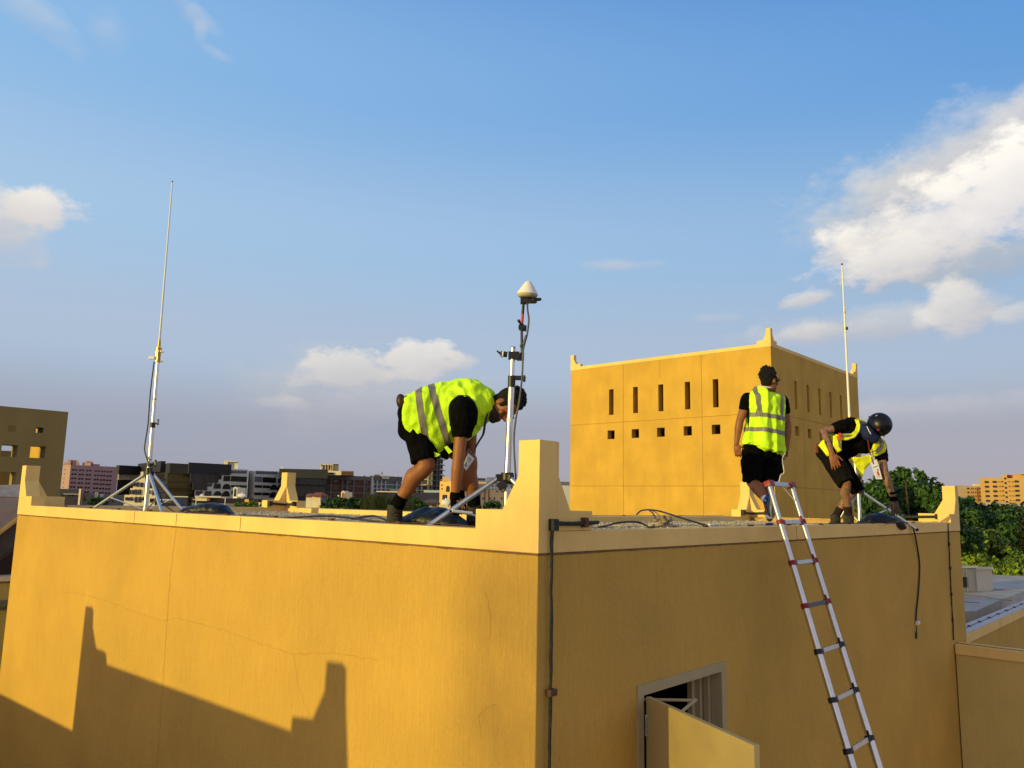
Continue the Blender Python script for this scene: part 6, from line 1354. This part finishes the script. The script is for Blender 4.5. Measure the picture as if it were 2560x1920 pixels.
# vest: back shell plus the loose front pieces
k = MB(); k.ell(g3(2147, 1088, .07), V((.235, 0, -.15)), V((.12, .03, .215)), V((0, .17, 0)), 22, 14); k.ell(g3(2105, 1106, .09), V((.20, 0, -.12)), V((.11, 0, .18)), V((0, .16, 0)), 20, 12)
blob(k, 'vest', HIVISY, p3, voxel=.010, smooth=3, fn=folds(14, .014, 7))
def cloth(pts, m, name='vest_panel', th=.010, sub=4, amp=.014, seed=0):
    k = MB(); k.prism([g3(*p) for p in pts], DEP * th); org = ORG[p3.name]
    me = bpy.data.meshes.new(name); me.from_pydata([tuple(v - org) for v in k.v], [], k.f); bm = bmesh.new(); bm.from_mesh(me)
    bmesh.ops.triangulate(bm, faces=bm.faces); bmesh.ops.subdivide_edges(bm, edges=bm.edges, cuts=sub, use_grid_fill=True); bmesh.ops.recalc_face_normals(bm, faces=bm.faces)
    for v in bm.verts: v.co.y += amp * noise.noise((v.co + org) * 11 + V((seed, 0, 0))); v.co.x += amp * .4 * noise.noise((v.co + org) * 9 + V((0, seed, 0)))
    bm.to_mesh(me); bm.free(); me.materials.append(m); me.polygons.foreach_set('use_smooth', [True] * len(me.polygons)); o = bpy.data.objects.new(name, me); return finish(o, p3)
cloth([(2137, 1048, -.10), (2147, 1050, -.16), (2152, 1062, -.2), (2148, 1080, -.24), (2136, 1094, -.27), (2120, 1100, -.28), (2098, 1101, -.26), (2092, 1092, -.25), (2098, 1085, -.25), (2128, 1084, -.26), (2138, 1076, -.23), (2142, 1062, -.18)], HIVISY, seed=1)
cloth([(2148, 1050, -.12), (2162, 1053, -.10), (2166, 1062, -.12), (2158, 1076, -.22), (2152, 1072, -.23)], TAPE, 'reflective_tape', seed=2)
cloth([(2100, 1086, -.275), (2128, 1086, -.285), (2118, 1091, -.295), (2100, 1091, -.29)], TAPE, 'reflective_tape', th=.006, seed=3)
cloth([(2058, 1099, -.24), (2061, 1101, -.25), (2075, 1139, -.30), (2068, 1141, -.29), (2047, 1113, -.20)], HIVISY, seed=4)
cloth([(2082, 1090, -.26), (2098, 1086, -.27), (2103, 1102, -.29), (2104, 1126, -.29), (2092, 1133, -.28), (2083, 1112, -.27)], HIVISY, seed=5)
cloth([(2092, 1091, -.285), (2097, 1090, -.29), (2103, 1114, -.30), (2102, 1122, -.30), (2097, 1117, -.30)], TAPE, 'reflective_tape', th=.006, seed=6)
k = MB(); k.box(g3(2099, 1092, -.30), .03, .03, .11, ax=(1, 0, .15)); build(k, 'orange_clip', ORANGE, p3, bevel=.006)
cloth([(2204, 1095, -.24), (2214, 1104, -.20), (2217, 1118, -.2), (2213, 1130, -.24), (2196, 1139, -.28), (2184, 1142, -.29), (2177, 1130, -.27), (2184, 1110, -.27), (2192, 1100, -.26)], HIVISY, seed=7)
cloth([(2201, 1096, -.27), (2212, 1105, -.25), (2209, 1118, -.27), (2199, 1130, -.31), (2189, 1134, -.31), (2191, 1122, -.30), (2201, 1110, -.29)], TAPE, 'reflective_tape', th=.006, seed=8)
cloth([(2129, 1144, -.26), (2150, 1143, -.28), (2176, 1136, -.27), (2184, 1142, -.27), (2174, 1160, -.25), (2164, 1172, -.24), (2155, 1196, -.2), (2149, 1186, -.2), (2138, 1160, -.24)], HIVISY, seed=9, amp=.02)
# helmet, neck cloth
hc = g3(2199, 1061, -.24); hu = V((.66, -.42, .50)).normalized(); hf = (V((.45, -.60, -.80))); hf = (hf - hu * hf.dot(hu)).normalized(); hr = hf.cross(hu)
k = MB(); k.ell(hc, hr * .155, hf * .180, hu * .172, 28, 20); blob(k, 'helmet', HELM, p3, voxel=.010, smooth=3)
k = MB(); k.tube([hc - hu * .05 + (hr * math.cos(a) * .156 + hf * math.sin(a) * .181) for a in [i * .2618 for i in range(25)]], .008, 8); build(k, 'helmet_rim', RUBBER, p3, smooth=True)
k = MB(); P = [g3(2167, 1066, -.43), g3(2172, 1076, -.44), g3(2177, 1085, -.44)]; k.tube(bez(P, 5), .006, 6); build(k, 'helmet_trim', SOCKW, p3, smooth=True)
k = MB(); k.ell(g3(2196, 1074.5, -.415), V((.022, 0, 0)), V((0, .01, 0)), V((0, 0, .017)), 10, 8); build(k, 'helmet_emblem', REDP, p3, smooth=True)
k = MB(); k.ell(g3(2192, 1040, -.31), V((.026, 0, .015)), V((0, .012, 0)), V((-.005, 0, .014)), 10, 8); build(k, 'helmet_sticker', mat('pale_pink', (.6, .35, .38)), p3, smooth=True)
k = MB(); k.limb([(g3(2162, 1072, -.20), .082), (g3(2171, 1086, -.29), .095), (g3(2184, 1095, -.29), .080)], 14); k.prism([g3(2156, 1064, -.28), g3(2168, 1068, -.36), g3(2182, 1090, -.38), g3(2194, 1101, -.34), g3(2184, 1104, -.30), g3(2166, 1096, -.30), g3(2155, 1080, -.26)], DEP * .08); blob(k, 'neck_cloth', NAVY, p3, voxel=.009, smooth=3)
# socks, boots, glove, badge
for a, c_ in ((nk, na), (fk, fa)): cuff(p3, 'sock', SOCKR, c_.lerp(a, .26), c_ - Z * .04, .056, .058)
for c_, toe in ((na, V((.85, -.45, 0))), (fa, V((.80, .1, 0)))):
    c2 = V((c_.x, c_.y, GS + .13)); k = MB(); shoe_prims(k, c2, toe, Z, 1.12, .12); k.loft([(c2 - Z * .03, V((.072, 0, 0)), V((0, .068, 0))), (c2 + Z * .075, V((.076, 0, 0)), V((0, .068, 0)))], 16)
    bt = blob(k, 'boot', BOOT, p3, voxel=.009, smooth=2); sole_part(bt, c2, toe, Z, 1.12, .118)
k = MB(); wd_ = V((.12, 0, -1)).normalized(); k.tube([lw3 - wd_ * .03, lw3 + wd_ * .02], [.05, .052], 16); hand_prims(k, lw3 + wd_ * .01, V((.10, 0, -1)), V((.2, 1, 0)), V((-1, 0, 0)), .35, 1.42, .10); gl = blob(k, 'glove', GLOVE, p3, voxel=.008, smooth=1)
cuff(p3, 'glove_cuff', BLKCLOTH, lw3 - wd_ * .05, lw3 + wd_ * .012, .054, .060); cuff(p3, 'wristband', BLKCLOTH, lw3 - wd_ * .115, lw3 - wd_ * .085, .046, .048)
lan = ribbon([g3(2168, 1096, -.32), g3(2171, 1112, -.31), g3(2174, 1130, -.31), g3(2178, 1142, -.33), g3(2184, 1160, -.33)], .016, (1, 0, .2), mat('red_ribbon', (.20, .02, .02)), 'lanyard', p3)
k = MB(); k.tube(bez([g3(2199, 1100, -.32), g3(2203, 1112, -.33), g3(2194, 1124, -.34), g3(2176, 1131, -.34)], 6), .007, 6); build(k, 'headphone_cable', RUBBER, p3, smooth=True)
k = MB(); k.tube([g3(2176, 1138, -.35), g3(2178, 1144, -.35)], .010, 8); build(k, 'lanyard_clip', WHITEP, p3, smooth=True)
bd = [g3(2176, 1157, -.33), g3(2192, 1148, -.33), g3(2206, 1198, -.33), g3(2190, 1198, -.33)]; k = MB(); k.prism(bd, DEP * .004); bdg = build(k, 'badge', PAPER, p3); o_ = V((0, -.004, 0))
k = MB(); k.add([on(.15, .30), on(.85, .30), on(.85, .33), on(.15, .33)], [(0, 1, 2, 3)]); k.add([on(.6, .48), on(.75, .46), on(.78, .56), on(.64, .57)], [(0, 1, 2, 3)]); k.add([on(.2, .86), on(.8, .86), on(.8, .885), on(.2, .885)], [(0, 1, 2, 3)]); build(k, 'badge_print', PRINT, bdg)
k = MB(); k.add([on(.42, .58), on(.68, .58), on(.75, .8), on(.45, .8)], [(0, 1, 2, 3)]); build(k, 'badge_print', PRINTR, bdg)
